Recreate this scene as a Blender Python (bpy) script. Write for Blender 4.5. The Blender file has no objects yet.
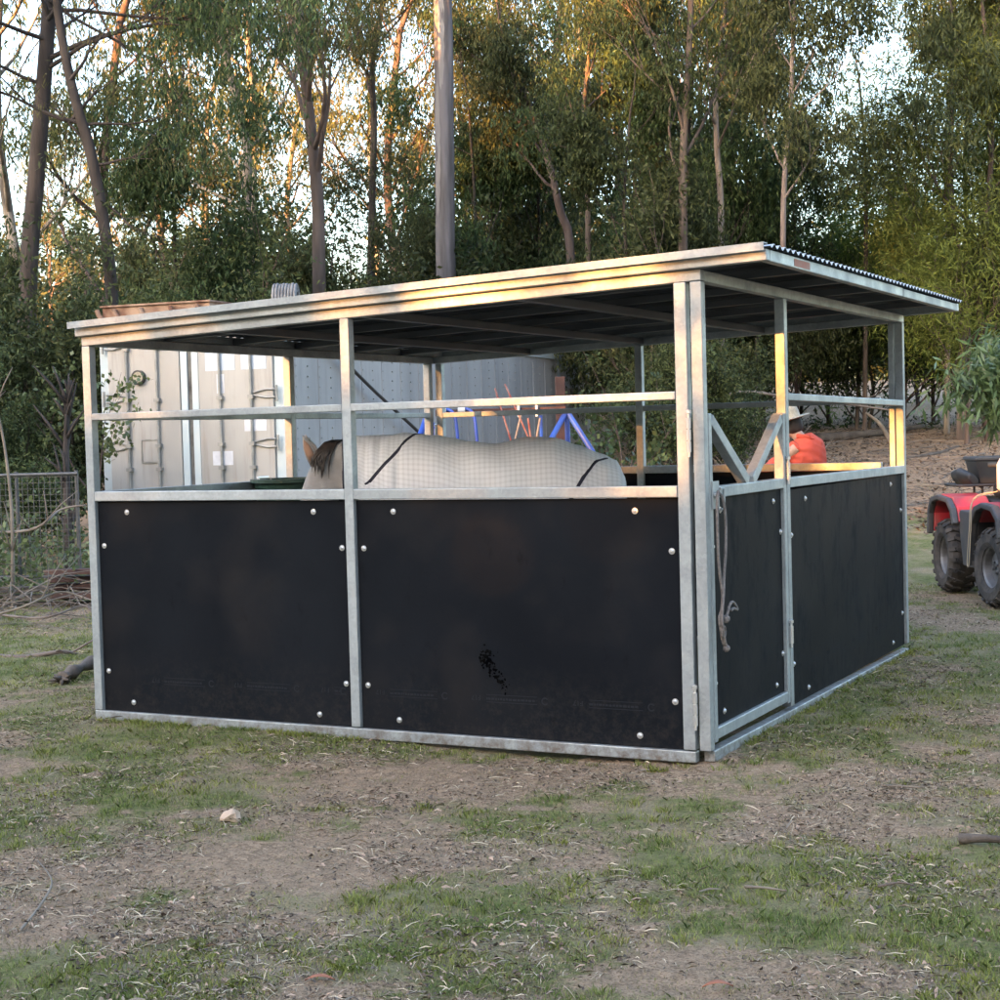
import bpy, bmesh, math, random
import numpy as np
from mathutils import Vector, Matrix, noise

# ------------------------------------------------------------------ camera, light
scene = bpy.context.scene
COL = scene.collection
CAM = Vector((2.465, -6.621, 1.448))
YAW, PITCH, ROLL, FPX = -0.4727, -0.0409, -0.0271, 1628.0
FWD = Vector((math.sin(YAW), math.cos(YAW), 0)); RGT = Vector((math.cos(YAW), -math.sin(YAW), 0))
_f = Vector((math.sin(YAW)*math.cos(PITCH), math.cos(YAW)*math.cos(PITCH), math.sin(PITCH)))
_u = RGT.cross(_f)
_r = math.cos(ROLL)*RGT + math.sin(ROLL)*_u
_u2 = -math.sin(ROLL)*RGT + math.cos(ROLL)*_u
cd = bpy.data.cameras.new('camera'); cam = bpy.data.objects.new('camera', cd); COL.objects.link(cam)
cd.sensor_width = 36; cd.lens = FPX*36/1000; cd.clip_start = 0.05; cd.clip_end = 2000
cam.matrix_world = Matrix(((_r.x, _u2.x, -_f.x, CAM.x), (_r.y, _u2.y, -_f.y, CAM.y), (_r.z, _u2.z, -_f.z, CAM.z), (0, 0, 0, 1)))
scene.camera = cam
SUN_EL = math.radians(8.0)
SDIR = Vector((-0.2, -0.98, 0)).normalized()            # horizontal direction towards the sun
w = bpy.data.worlds.new('World'); scene.world = w; w.use_nodes = True
nt = w.node_tree; bg = nt.nodes['Background']
sky = nt.nodes.new('ShaderNodeTexSky'); sky.sky_type = 'NISHITA'; sky.sun_disc = False
sky.sun_elevation = SUN_EL; sky.sun_rotation = math.atan2(SDIR.x, SDIR.y)
sky.air_density = 1.0; sky.dust_density = 4.0; sky.ozone_density = 2.5
nt.links.new(sky.outputs[0], bg.inputs[0]); bg.inputs[1].default_value = 0.15
sd = bpy.data.lights.new('sun', 'SUN'); sd.energy = 3.2; sd.angle = math.radians(0.5); sd.color = (1, 0.44, 0.12)
so = bpy.data.objects.new('sun', sd); COL.objects.link(so)
so.rotation_euler = (-Vector((SDIR.x*math.cos(SUN_EL), SDIR.y*math.cos(SUN_EL), math.sin(SUN_EL)))).to_track_quat('-Z', 'Y').to_euler()
scene.view_settings.view_transform = 'Standard'; scene.view_settings.look = 'None'
scene.view_settings.exposure = 3.76; scene.view_settings.gamma = 1
scene.view_settings.use_white_balance = True; scene.view_settings.white_balance_temperature = 7700; scene.view_settings.white_balance_tint = 17

# ------------------------------------------------------------------ helpers
def at(px, py, d):
    """world point seen at photo pixel (px,py) at forward distance d"""
    v = _f + _r*((px-500)/FPX) + _u2*((500-py)/FPX)
    return CAM + v*(d/v.dot(FWD))
def lat(d, l, z=0.0):
    p = CAM + FWD*d + RGT*l
    return Vector((p.x, p.y, z))
def sstep(a, b, x):
    t = min(1, max(0, (x-a)/(b-a))); return t*t*(3-2*t)
def dl(x, y):
    v = Vector((x-CAM.x, y-CAM.y, 0)); return v.dot(FWD), v.dot(RGT)
def gh(x, y):
    d, l = dl(x, y)
    q = l/max(d, 1)
    f = 0.12+0.88*sstep(0.05, 0.13, q)
    f = f + (1-f)*sstep(33, 40, d)
    rise = 0.066*max(0, d-14-0.6*math.exp(-abs(d-14)))
    if d > 60: rise = 0.066*46+0.02*(d-60)
    z = f*rise*sstep(13, 17, d)
    if d > 150: z *= sstep(600, 150, d)
    t = x*SDIR.x+y*SDIR.y
    if t > 10: z += SHADE_HILL*sstep(14, 44, t)
    z += 0.03*noise.noise(Vector((x*0.35, y*0.35, 0)))*sstep(3.5, 6, abs(Vector((x+1.7, y-1.8)).length)) if t < 10 else 0
    z -= 0.045*math.exp(-((x+.75)/.75)**2-((y+.02)/.35)**2)
    return z
SHADE_HILL = 6.8  # unseen rise added behind the camera to cut off the low sun
def gpt(px, py, dmax=80):
    """ground point under a pixel"""
    lo = 2.0
    while lo < dmax:
        p = at(px, py, lo)
        if p.z < gh(p.x, p.y): return Vector((p.x, p.y, gh(p.x, p.y)))
        lo *= 1.004
    return at(px, py, dmax)

class MB:
    def __init__(s): s.v = []; s.f = []
    def add(s, vs, fs):
        n = len(s.v); s.v += [tuple(v) for v in vs]; s.f += [tuple(i+n for i in f) for f in fs]; return s
    def box(s, a, b):
        x0, y0, z0 = [min(a[i], b[i]) for i in range(3)]; x1, y1, z1 = [max(a[i], b[i]) for i in range(3)]
        return s.add([(x0,y0,z0),(x1,y0,z0),(x1,y1,z0),(x0,y1,z0),(x0,y0,z1),(x1,y0,z1),(x1,y1,z1),(x0,y1,z1)],
                     [(0,3,2,1),(4,5,6,7),(0,1,5,4),(1,2,6,5),(2,3,7,6),(3,0,4,7)])
    def beam(s, a, b, wd, ht, side=None):
        """box section beam from a to b; wd across 'side', ht along the other axis"""
        a = Vector(a); b = Vector(b); d = (b-a).normalized()
        sv = Vector(side) if side else d.cross(Vector((0,0,1)))
        if sv.length < 1e-4: sv = Vector((1,0,0))
        sv = (sv-d*sv.dot(d)).normalized(); up = sv.cross(d)
        vs = []
        for p in (a, b):
            for i, j in ((-1,-1),(1,-1),(1,1),(-1,1)): vs.append(p+sv*i*wd/2+up*j*ht/2)
        return s.add(vs, [(0,3,2,1),(4,5,6,7),(0,1,5,4),(1,2,6,5),(2,3,7,6),(3,0,4,7)])
    def tube(s, pts, rad, n=8, cap=True, flat=None):
        pts = [Vector(p) for p in pts]
        if not hasattr(rad, '__len__'): rad = [rad]*len(pts)
        vs = []; fs = []; ref = None
        for i, p in enumerate(pts):
            t = (pts[min(i+1, len(pts)-1)]-pts[max(i-1, 0)])
            t = t.normalized() if t.length > 1e-9 else Vector((0,0,1))
            if ref is None: ref = t.orthogonal().normalized() if flat is None else Vector(flat)
            ref = (ref-t*ref.dot(t)).normalized(); b = t.cross(ref)
            r = rad[i]; ra, rb = (r if hasattr(r, '__len__') else (r, r))
            for k in range(n):
                an = 2*math.pi*k/n; vs.append(p+ref*math.cos(an)*ra+b*math.sin(an)*rb)
        for i in range(len(pts)-1):
            for k in range(n):
                a0 = i*n+k; a1 = i*n+(k+1) % n; fs.append((a0, a1, a1+n, a0+n))
        if cap: fs.append(tuple(range(n-1, -1, -1))); fs.append(tuple((len(pts)-1)*n+k for k in range(n)))
        return s.add(vs, fs)
    def lathe(s, prof, axis=(0,0,1), org=(0,0,0), n=24):
        ax = Vector(axis).normalized(); u = ax.orthogonal().normalized(); v = ax.cross(u); o = Vector(org)
        vs = []; fs = []
        for r, h in prof:
            for k in range(n):
                a = 2*math.pi*k/n; vs.append(o+ax*h+(u*math.cos(a)+v*math.sin(a))*max(r, 1e-4))
        for i in range(len(prof)-1):
            for k in range(n): fs.append((i*n+k, i*n+(k+1) % n, (i+1)*n+(k+1) % n, (i+1)*n+k))
        return s.add(vs, fs)
    def build(s, name, m, parent=None, smooth=False, bevel=0, local=None):
        me = bpy.data.meshes.new(name); me.from_pydata(s.v, [], s.f)
        if bevel:
            bm = bmesh.new(); bm.from_mesh(me)
            bmesh.ops.recalc_face_normals(bm, faces=bm.faces)
            bmesh.ops.bevel(bm, geom=[e for e in bm.edges if len(e.link_faces) == 2 and e.calc_face_angle() > 0.6], offset=bevel, segments=2, affect='EDGES', profile=0.5, clamp_overlap=True)
            bm.to_mesh(me); bm.free(); smooth = True if smooth is None else smooth
        o = bpy.data.objects.new(name, me); COL.objects.link(o); me.materials.append(m)
        if smooth: me.polygons.foreach_set('use_smooth', [True]*len(me.polygons))
        if parent: o.parent = parent
        me.update(); return o
def quads(name, V, m, parent=None, nper=4, smooth=False, link=True):
    """fast mesh of disjoint n-gons; V is (N,nper,3)"""
    V = np.asarray(V, dtype=np.float32); N = V.shape[0]
    me = bpy.data.meshes.new(name); me.vertices.add(N*nper); me.vertices.foreach_set('co', V.reshape(-1))
    me.loops.add(N*nper); me.loops.foreach_set('vertex_index', np.arange(N*nper, dtype=np.int32))
    me.polygons.add(N); me.polygons.foreach_set('loop_start', np.arange(0, N*nper, nper, dtype=np.int32))
    try: me.polygons.foreach_set('loop_total', np.full(N, nper, dtype=np.int32))
    except Exception: pass
    me.update(calc_edges=True); me.materials.append(m)
    o = bpy.data.objects.new(name, me); COL.objects.link(o)
    if parent: o.parent = parent
    return o
def empty(name, loc=(0,0,0), rz=0):
    o = bpy.data.objects.new(name, None); COL.objects.link(o); o.location = loc; o.rotation_euler = (0,0,rz); o.empty_display_size = 0.2; return o
def tag(o, label=None, cat=None, group=None, kind=None):
    if label: o['label'] = label
    if cat: o['category'] = cat
    if group: o['group'] = group
    if kind: o['kind'] = kind
    return o
def rel(root, pts): return [Vector(p)-root.location for p in pts]
def remesh(o, vox, sm=2):
    m = o.modifiers.new('r', 'REMESH'); m.mode = 'VOXEL'; m.voxel_size = vox
    s = o.modifiers.new('s', 'SMOOTH'); s.iterations = sm*3; s.factor = 0.5
    bpy.context.view_layer.update()
    dg = bpy.context.evaluated_depsgraph_get(); me = bpy.data.meshes.new_from_object(o.evaluated_get(dg))
    o.modifiers.clear(); o.data = me; me.polygons.foreach_set('use_smooth', [True]*len(me.polygons)); return o

def merge(src, dst):
    """fold a surface pattern mesh into its part (keeps the material)"""
    a = dst.data; b = src.data; off = len(a.vertices); nm = len(a.materials)
    mt = src.matrix_basis; v = [tuple(q.co) for q in a.vertices]+[tuple(q.co) for q in b.vertices]
    f = [tuple(p.vertices) for p in a.polygons]+[tuple(i+off for i in p.vertices) for p in b.polygons]
    mi = [p.material_index for p in a.polygons]+[nm]*len(b.polygons); me = bpy.data.meshes.new(a.name); me.from_pydata(v, [], f)
    for m in a.materials: me.materials.append(m)
    me.materials.append(b.materials[0]); me.polygons.foreach_set('material_index', mi); dst.data = me; bpy.data.objects.remove(src)
# ------------------------------------------------------------------ materials
def mat(name, c1, c2=None, scale=5, rough=0.6, metal=0.0, bump=0.0, bscale=None, stretch=(1,1,1), detail=6, r2=None, spec=None, lo=0.35, hi=0.65, island=0.0, objrand=0.0, trans=0.0):
    m = bpy.data.materials.new(name); m.use_nodes = True; t = m.node_tree; N = t.nodes; L = t.links; p = N['Principled BSDF']
    p.inputs['Roughness'].default_value = rough; p.inputs['Metallic'].default_value = metal
    if spec is not None: p.inputs['Specular IOR Level'].default_value = spec
    p.inputs['Base Color'].default_value = (*c1, 1)
    tc = N.new('ShaderNodeTexCoord'); mp = N.new('ShaderNodeMapping'); mp.inputs['Scale'].default_value = stretch
    L.new(tc.outputs['Object'], mp.inputs[0])
    col = None
    if c2:
        n = N.new('ShaderNodeTexNoise'); n.inputs['Scale'].default_value = scale; n.inputs['Detail'].default_value = detail; L.new(mp.outputs[0], n.inputs[0])
        r = N.new('ShaderNodeMapRange'); r.inputs[1].default_value = lo; r.inputs[2].default_value = hi; L.new(n.outputs[0], r.inputs[0])
        mx = N.new('ShaderNodeMix'); mx.data_type = 'RGBA'; mx.inputs[6].default_value = (*c1, 1); mx.inputs[7].default_value = (*c2, 1)
        L.new(r.outputs[0], mx.inputs[0]); col = mx.outputs[2]
        if r2 is not None:
            rr = N.new('ShaderNodeMapRange'); rr.inputs[1].default_value = 0.3; rr.inputs[2].default_value = 0.7; rr.inputs[3].default_value = rough; rr.inputs[4].default_value = r2
            L.new(n.outputs[0], rr.inputs[0]); L.new(rr.outputs[0], p.inputs['Roughness'])
    if island or objrand:
        hsv = N.new('ShaderNodeHueSaturation')
        if col: L.new(col, hsv.inputs['Color'])
        else: hsv.inputs['Color'].default_value = (*c1, 1)
        ge = N.new('ShaderNodeNewGeometry'); oi = N.new('ShaderNodeObjectInfo')
        a = N.new('ShaderNodeMapRange'); a.inputs[3].default_value = 1-island; a.inputs[4].default_value = 1+island*1.4; L.new(ge.outputs['Random Per Island'], a.inputs[0])
        b = N.new('ShaderNodeMapRange'); b.inputs[3].default_value = 1-objrand; b.inputs[4].default_value = 1+objrand; L.new(oi.outputs['Random'], b.inputs[0])
        mu = N.new('ShaderNodeMath'); mu.operation = 'MULTIPLY'; L.new(a.outputs[0], mu.inputs[0]); L.new(b.outputs[0], mu.inputs[1]); L.new(mu.outputs[0], hsv.inputs['Value'])
        hh = N.new('ShaderNodeMapRange'); hh.inputs[3].default_value = 0.5-0.035*(objrand > 0)-0.012; hh.inputs[4].default_value = 0.5+0.02; L.new(oi.outputs['Random'], hh.inputs[0]); L.new(hh.outputs[0], hsv.inputs['Hue'])
        col = hsv.outputs[0]
    if col: L.new(col, p.inputs['Base Color'])
    if bump:
        n2 = N.new('ShaderNodeTexNoise'); n2.inputs['Scale'].default_value = bscale or scale*3; n2.inputs['Detail'].default_value = 5; L.new(mp.outputs[0], n2.inputs[0])
        bp = N.new('ShaderNodeBump'); bp.inputs['Strength'].default_value = bump; bp.inputs['Distance'].default_value = 0.02; L.new(n2.outputs[0], bp.inputs['Height']); L.new(bp.outputs[0], p.inputs['Normal'])
    if trans:
        tr = N.new('ShaderNodeBsdfTranslucent'); ms = N.new('ShaderNodeMixShader'); ms.inputs[0].default_value = trans
        if col: L.new(col, tr.inputs[0])
        else: tr.inputs[0].default_value = (*c1, 1)
        L.new(p.outputs[0], ms.inputs[1]); L.new(tr.outputs[0], ms.inputs[2]); L.new(ms.outputs[0], N['Material Output'].inputs[0])
    return m
M = {}
def galv():
    m = mat('galvanised_steel', (0.37,0.41,0.42), (0.27,0.30,0.31), scale=6, rough=0.42, metal=0.45, r2=0.6, bump=0.08, bscale=40)
    t = m.node_tree; N = t.nodes; L = t.links; p = N['Principled BSDF']
    tc = [n for n in N if n.type == 'TEX_COORD'][0]
    vo = N.new('ShaderNodeTexVoronoi'); vo.inputs['Scale'].default_value = 70; L.new(tc.outputs['Object'], vo.inputs[0])
    hs = N.new('ShaderNodeHueSaturation'); bw = N.new('ShaderNodeRGBToBW'); L.new(vo.outputs['Color'], bw.inputs[0])
    mr = N.new('ShaderNodeMapRange'); mr.inputs[3].default_value = 0.90; mr.inputs[4].default_value = 1.10; L.new(bw.outputs[0], mr.inputs[0]); L.new(mr.outputs[0], hs.inputs['Value'])
    old = p.inputs['Base Color'].links[0].from_socket; L.new(old, hs.inputs['Color'])
    n = N.new('ShaderNodeTexNoise'); n.inputs['Scale'].default_value = 9; n.inputs['Detail'].default_value = 8; n.inputs['Roughness'].default_value = 0.7
    mp = N.new('ShaderNodeMapping'); mp.inputs['Scale'].default_value = (1,1,0.35); L.new(tc.outputs['Object'], mp.inputs[0]); L.new(mp.outputs[0], n.inputs[0])
    m2 = N.new('ShaderNodeMapRange'); m2.inputs[1].default_value = 0.58; m2.inputs[2].default_value = 0.75; m2.inputs[4].default_value = 0.4; L.new(n.outputs[0], m2.inputs[0])
    mx = N.new('ShaderNodeMix'); mx.data_type = 'RGBA'; L.new(m2.outputs[0], mx.inputs[0]); L.new(hs.outputs[0], mx.inputs[6]); mx.inputs[7].default_value = (0.46,0.48,0.48,1)
    L.new(mx.outputs[2], p.inputs['Base Color'])
    return m
M['galv'] = galv()
def vary(m, amt):
    """shift the pattern and tone a little from piece to piece"""
    t = m.node_tree; N = t.nodes; L = t.links; oi = N.new('ShaderNodeObjectInfo'); tc = [n for n in N if n.type == 'TEX_COORD'][0]
    va = N.new('ShaderNodeVectorMath'); va.operation = 'ADD'; L.new(tc.outputs['Object'], va.inputs[0]); sc = N.new('ShaderNodeMath'); sc.operation = 'MULTIPLY'; sc.inputs[1].default_value = 37; L.new(oi.outputs['Random'], sc.inputs[0]); L.new(sc.outputs[0], va.inputs[1])
    for l in list(tc.outputs['Object'].links):
        if l.to_node != va: L.new(va.outputs[0], l.to_socket)
    p = N['Principled BSDF']; h_ = N.new('ShaderNodeHueSaturation'); mr = N.new('ShaderNodeMapRange'); mr.inputs[3].default_value = 1-amt; mr.inputs[4].default_value = 1+amt; L.new(oi.outputs['Random'], mr.inputs[0]); L.new(mr.outputs[0], h_.inputs['Value']); L.new(p.inputs['Base Color'].links[0].from_socket, h_.inputs['Color']); L.new(h_.outputs[0], p.inputs['Base Color'])
vary(M['galv'], .09)
def mud(m):
    t = m.node_tree; N = t.nodes; L = t.links; p = N['Principled BSDF']; ge = N.new('ShaderNodeNewGeometry'); sp = N.new('ShaderNodeSeparateXYZ'); L.new(ge.outputs['Position'], sp.inputs[0])
    zr = N.new('ShaderNodeMapRange'); zr.inputs[1].default_value = .10; zr.inputs[2].default_value = -.01; L.new(sp.outputs[2], zr.inputs[0]); n = N.new('ShaderNodeTexNoise'); n.inputs['Scale'].default_value = 14; n.inputs['Detail'].default_value = 9; n.inputs['Roughness'].default_value = .75; L.new(ge.outputs['Position'], n.inputs[0])
    a = N.new('ShaderNodeMath'); a.operation = 'MULTIPLY'; L.new(zr.outputs[0], a.inputs[0]); r = N.new('ShaderNodeMapRange'); r.inputs[1].default_value = .42; r.inputs[2].default_value = .6; L.new(n.outputs[0], r.inputs[0]); L.new(r.outputs[0], a.inputs[1])
    x = N.new('ShaderNodeMix'); x.data_type = 'RGBA'; L.new(a.outputs[0], x.inputs[0]); L.new(p.inputs['Base Color'].links[0].from_socket, x.inputs[6]); x.inputs[7].default_value = (.13,.095,.07,1); L.new(x.outputs[2], p.inputs['Base Color'])
mud(M['galv'])
M['bolt'] = mat('zinc_bolt', (0.75,0.75,0.75), rough=0.3, metal=0.8)
M['rafter'] = mat('rafter_steel_shaded', (0.10,0.11,0.12), (0.07,0.08,0.09), scale=3, rough=0.5, metal=0.3)  # steel darkened: the shade under the roof is put into its colour
M['roof'] = mat('roof_sheet', (0.52,0.54,0.55), (0.44,0.46,0.47), scale=3, rough=0.45, metal=0.5)
M['roofshade'] = mat('roof_underside_shade', (0.055,0.063,0.072), (0.04,0.047,0.055), scale=3, rough=0.5, metal=0.3)  # lower face of the sheet, with the shade beneath painted into the colour
def ply():
    m = mat('film_faced_ply', (0.0065,0.0080,0.0105), (0.0100,0.0120,0.0150), scale=1.3, rough=0.5, r2=0.65, bump=0.03, bscale=60, spec=0.04)
    t = m.node_tree; N = t.nodes; L = t.links; p = N['Principled BSDF']
    tc = [n for n in N if n.type == 'TEX_COORD'][0]
    n = N.new('ShaderNodeTexNoise'); n.inputs['Scale'].default_value = 5; n.inputs['Detail'].default_value = 9; n.inputs['Roughness'].default_value = 0.75
    mp = N.new('ShaderNodeMapping'); mp.inputs['Rotation'].default_value = (0.3,0.5,0.2); mp.inputs['Scale'].default_value = (1.6,1.6,0.7); L.new(tc.outputs['Object'], mp.inputs[0]); L.new(mp.outputs[0], n.inputs[0])
    m2 = N.new('ShaderNodeMapRange'); m2.inputs[1].default_value = 0.60; m2.inputs[2].default_value = 0.70; m2.inputs[4].default_value = 0.55; L.new(n.outputs[0], m2.inputs[0])
    mx = N.new('ShaderNodeMix'); mx.data_type = 'RGBA'; L.new(m2.outputs[0], mx.inputs[0]); L.new(p.inputs['Base Color'].links[0].from_socket, mx.inputs[6]); mx.inputs[7].default_value = (0.004,0.004,0.005,1)
    L.new(mx.outputs[2], p.inputs['Base Color'])
    m3 = N.new('ShaderNodeMapRange'); m3.inputs[1].default_value = 0.5; m3.inputs[2].default_value = 0.72; m3.inputs[3].default_value = 0.5; m3.inputs[4].default_value = 0.8; L.new(n.outputs[0], m3.inputs[0]); L.new(m3.outputs[0], p.inputs['Roughness'])
    # dust and mud splashed up from the ground
    sp = N.new('ShaderNodeSeparateXYZ'); L.new(tc.outputs['Object'], sp.inputs[0]); zr = N.new('ShaderNodeMapRange'); zr.inputs[1].default_value = 0.42; zr.inputs[2].default_value = 0.0; L.new(sp.outputs[2], zr.inputs[0])
    n4 = N.new('ShaderNodeTexNoise'); n4.inputs['Scale'].default_value = 26; n4.inputs['Detail'].default_value = 10; n4.inputs['Roughness'].default_value = .8; L.new(tc.outputs['Object'], n4.inputs[0])
    r4 = N.new('ShaderNodeMapRange'); r4.inputs[1].default_value = .45; r4.inputs[2].default_value = .75; r4.inputs[4].default_value = .75; L.new(n4.outputs[0], r4.inputs[0]); m4 = N.new('ShaderNodeMath'); m4.operation = 'MULTIPLY'; L.new(r4.outputs[0], m4.inputs[0]); L.new(zr.outputs[0], m4.inputs[1])
    n5 = N.new('ShaderNodeTexNoise'); n5.inputs['Scale'].default_value = 2.3; n5.inputs['Detail'].default_value = 7; L.new(tc.outputs['Object'], n5.inputs[0]); r5 = N.new('ShaderNodeMapRange'); r5.inputs[1].default_value = .5; r5.inputs[2].default_value = .75; r5.inputs[4].default_value = .22; L.new(n5.outputs[0], r5.inputs[0])
    m5 = N.new('ShaderNodeMath'); m5.operation = 'MAXIMUM'; L.new(m4.outputs[0], m5.inputs[0]); L.new(r5.outputs[0], m5.inputs[1])
    x4 = N.new('ShaderNodeMix'); x4.data_type = 'RGBA'; L.new(m5.outputs[0], x4.inputs[0]); L.new(p.inputs['Base Color'].links[0].from_socket, x4.inputs[6]); x4.inputs[7].default_value = (0.045,0.038,0.033,1); L.new(x4.outputs[2], p.inputs['Base Color'])
    return m
M['ply'] = ply()
M['plymark'] = mat('ply_print', (0.020,0.022,0.026), rough=0.6, spec=.04)
M['plystain'] = mat('ply_stain', (0.0015,0.0015,0.002), (0.004,0.004,0.004), scale=30, rough=0.9, spec=0.0)
M['bark_dark'] = mat('dark_bark', (0.022,0.018,0.015), (0.055,0.045,0.037), scale=9, rough=0.9, bump=0.8, bscale=20, stretch=(1,1,0.18), objrand=0.25)
M['bark_pale'] = mat('pale_bark', (0.23,0.20,0.175), (0.10,0.08,0.066), scale=4, rough=0.8, bump=0.3, bscale=14, stretch=(1,1,0.25), lo=0.4, hi=0.6, objrand=0.3)
M['bark_brown'] = mat('brown_bark', (0.062,0.047,0.038), (0.135,0.105,0.085), scale=6, rough=0.9, bump=0.6, bscale=18, stretch=(1,1,0.2), objrand=0.3)
M['bark_grey'] = mat('smooth_grey_bark', (0.165,0.155,0.165), (0.075,0.07,0.073), scale=5, rough=0.75, bump=0.25, bscale=12, stretch=(1,1,0.12), lo=0.42, hi=0.6)
M['leaf_euc'] = mat('gum_leaf', (0.060,0.085,0.036), rough=0.5, island=0.45, objrand=0.25, trans=0.35, spec=0.15)
M['leaf_olive'] = mat('olive_leaf', (0.088,0.102,0.042), rough=0.5, island=0.4, objrand=0.25, trans=0.4, spec=0.15)
M['leaf_dark'] = mat('dark_leaf', (0.044,0.068,0.028), rough=0.5, island=0.5, objrand=0.25, trans=0.3, spec=0.15)
M['leaf_wattle'] = mat('wattle_leaf', (0.13,0.18,0.045), rough=0.6, island=0.35, objrand=0.1, trans=0.5, spec=0.15)
M['leaf_near'] = mat('sapling_leaf', (0.085,0.14,0.055), rough=0.4, island=0.4, objrand=0.1, trans=0.3)
M['leaf_core'] = mat('thick_leaf', (0.04,0.06,0.03), rough=0.6, island=0.4)
M['twig'] = mat('dry_twig', (0.11,0.085,0.068), (0.20,0.16,0.13), scale=4, rough=0.9, island=0.3)
M['straw'] = mat('straw', (0.42,0.34,0.24), rough=0.85, island=0.5)
M['litter'] = mat('leaf_litter', (0.24,0.165,0.12), rough=0.9, island=0.65)
M['grass'] = mat('grass_blade', (0.13,0.175,0.048), (0.26,0.265,0.06), scale=2.2, rough=0.6, island=0.45, trans=0.35)
M['grassdry'] = mat('dry_grass_blade', (0.34,0.27,0.15), (0.22,0.185,0.10), scale=3, rough=0.7, island=0.5, trans=0.3)
M['rust'] = mat('rusty_iron', (0.13,0.055,0.035), (0.36,0.24,0.17), scale=4, rough=0.85, bump=0.3)
M['black'] = mat('black_plastic', (0.02,0.02,0.022), (0.035,0.035,0.037), scale=8, rough=0.5)
M['rubber'] = mat('tyre_rubber', (0.022,0.022,0.023), (0.085,0.07,0.058), scale=12, rough=0.85, bump=0.2)
M['redplastic'] = mat('red_plastic', (0.46,0.03,0.045), (0.33,0.10,0.09), scale=9, rough=0.4, r2=.75, lo=.4, hi=.75)
M['grayplastic'] = mat('grey_plastic', (0.04,0.045,0.053), (0.075,0.07,0.068), scale=6, rough=0.55)
M['rimgrey'] = mat('rim_grey', (0.18,0.18,0.185), (0.10,0.095,0.09), scale=9, rough=0.5, metal=0.3)
M['white'] = mat('white_plastic', (0.62,0.64,0.64), (0.5,0.52,0.52), scale=4, rough=0.4)
M['lens'] = mat('headlight_lens', (0.72,0.78,0.80), rough=0.08, metal=0.6)
M['yellow'] = mat('yellow_rubber', (0.62,0.58,0.04), rough=0.5)
M['blue'] = mat('blue_paint', (0.02,0.085,0.42), (0.03,0.06,0.25), scale=8, rough=0.4)
M['brownbeam'] = mat('brown_beam', (0.040,0.018,0.016), (0.07,0.032,0.026), scale=8, rough=0.7)
M['contw'] = mat('container_white', (0.43,0.42,0.40), (0.34,0.33,0.31), scale=1.1, rough=0.5, stretch=(1,1,0.5), bump=0.05)
M['contside'] = mat('container_side', (0.37,0.355,0.345), (0.28,0.27,0.265), scale=0.9, rough=0.6, stretch=(2.5,2.5,0.3), lo=0.3, hi=0.7, bump=0.08)
def streaks(m, col, amt, lo=.52, hi=.75, sc=(7,7,.5)):
    """run-down stains with a shape of their own"""
    t = m.node_tree; N = t.nodes; L = t.links; p = N['Principled BSDF']; tc = [n for n in N if n.type == 'TEX_COORD'][0]
    mp = N.new('ShaderNodeMapping'); mp.inputs['Scale'].default_value = sc; n = N.new('ShaderNodeTexNoise'); n.inputs['Scale'].default_value = 1.4; n.inputs['Detail'].default_value = 9; n.inputs['Roughness'].default_value = .7; L.new(tc.outputs['Object'], mp.inputs[0]); L.new(mp.outputs[0], n.inputs[0])
    r = N.new('ShaderNodeMapRange'); r.inputs[1].default_value = lo; r.inputs[2].default_value = hi; r.inputs[4].default_value = amt; L.new(n.outputs[0], r.inputs[0])
    x = N.new('ShaderNodeMix'); x.data_type = 'RGBA'; L.new(r.outputs[0], x.inputs[0]); L.new(p.inputs['Base Color'].links[0].from_socket, x.inputs[6]); x.inputs[7].default_value = (*col, 1); L.new(x.outputs[2], p.inputs['Base Color'])
streaks(M['contw'], (.24,.21,.18), .7); streaks(M['contw'], (.30,.16,.09), .6, .62, .78, (11,11,1.2)); streaks(M['contside'], (.17,.165,.17), .6)
M['contblue'] = mat('container_blue_gasket', (0.42,0.52,0.56), (0.50,0.56,0.57), scale=3, rough=0.5)
M['seal'] = mat('door_seal', (0.05,0.05,0.05), (0.16,0.16,0.15), scale=5, rough=0.8)
M['bar'] = mat('locking_bar', (0.24,0.25,0.24), (0.36,0.36,0.34), scale=10, rough=0.5, metal=0.4)
M['paper'] = mat('paper_sticker', (0.60,0.62,0.66), (0.52,0.54,0.58), scale=14, rough=0.7)
M['pblue'] = mat('pale_blue_panel', (0.45,0.53,0.62), (0.52,0.58,0.64), scale=6, rough=0.6)
M['hair'] = mat('horse_coat', (0.42,0.415,0.41), (0.23,0.222,0.215), scale=4, rough=0.85, bump=0.15, bscale=60)
M['earin'] = mat('ear_lining', (0.27,0.18,0.14), rough=0.9)
M['mane'] = mat('dark_mane', (0.012,0.010,0.010), (0.05,0.04,0.035), scale=30, rough=0.6)
M['strap'] = mat('navy_strap', (0.010,0.011,0.025), rough=0.75)
M['shirt'] = mat('orange_red_shirt', (0.62,0.085,0.045), (0.50,0.06,0.035), scale=3, rough=0.9, bump=0.5, bscale=7)
M['trousers'] = mat('navy_trousers', (0.03,0.035,0.05), (0.045,0.05,0.06), scale=5, rough=0.9)
M['skin'] = mat('skin', (0.48,0.27,0.19), rough=0.55)
M['hairh'] = mat('brown_hair', (0.03,0.022,0.018), rough=0.7)
M['strawhat'] = mat('straw_hat', (0.40,0.36,0.28), (0.30,0.26,0.19), scale=60, rough=0.8)
M['hatband'] = mat('hat_band', (0.05,0.05,0.05), rough=0.8)
M['rope'] = mat('grey_rope', (0.12,0.105,0.10), (0.20,0.18,0.17), scale=60, rough=0.9, bump=0.3)
M['green'] = mat('green_tub', (0.012,0.04,0.03), (0.02,0.055,0.04), scale=5, rough=0.4)
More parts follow.
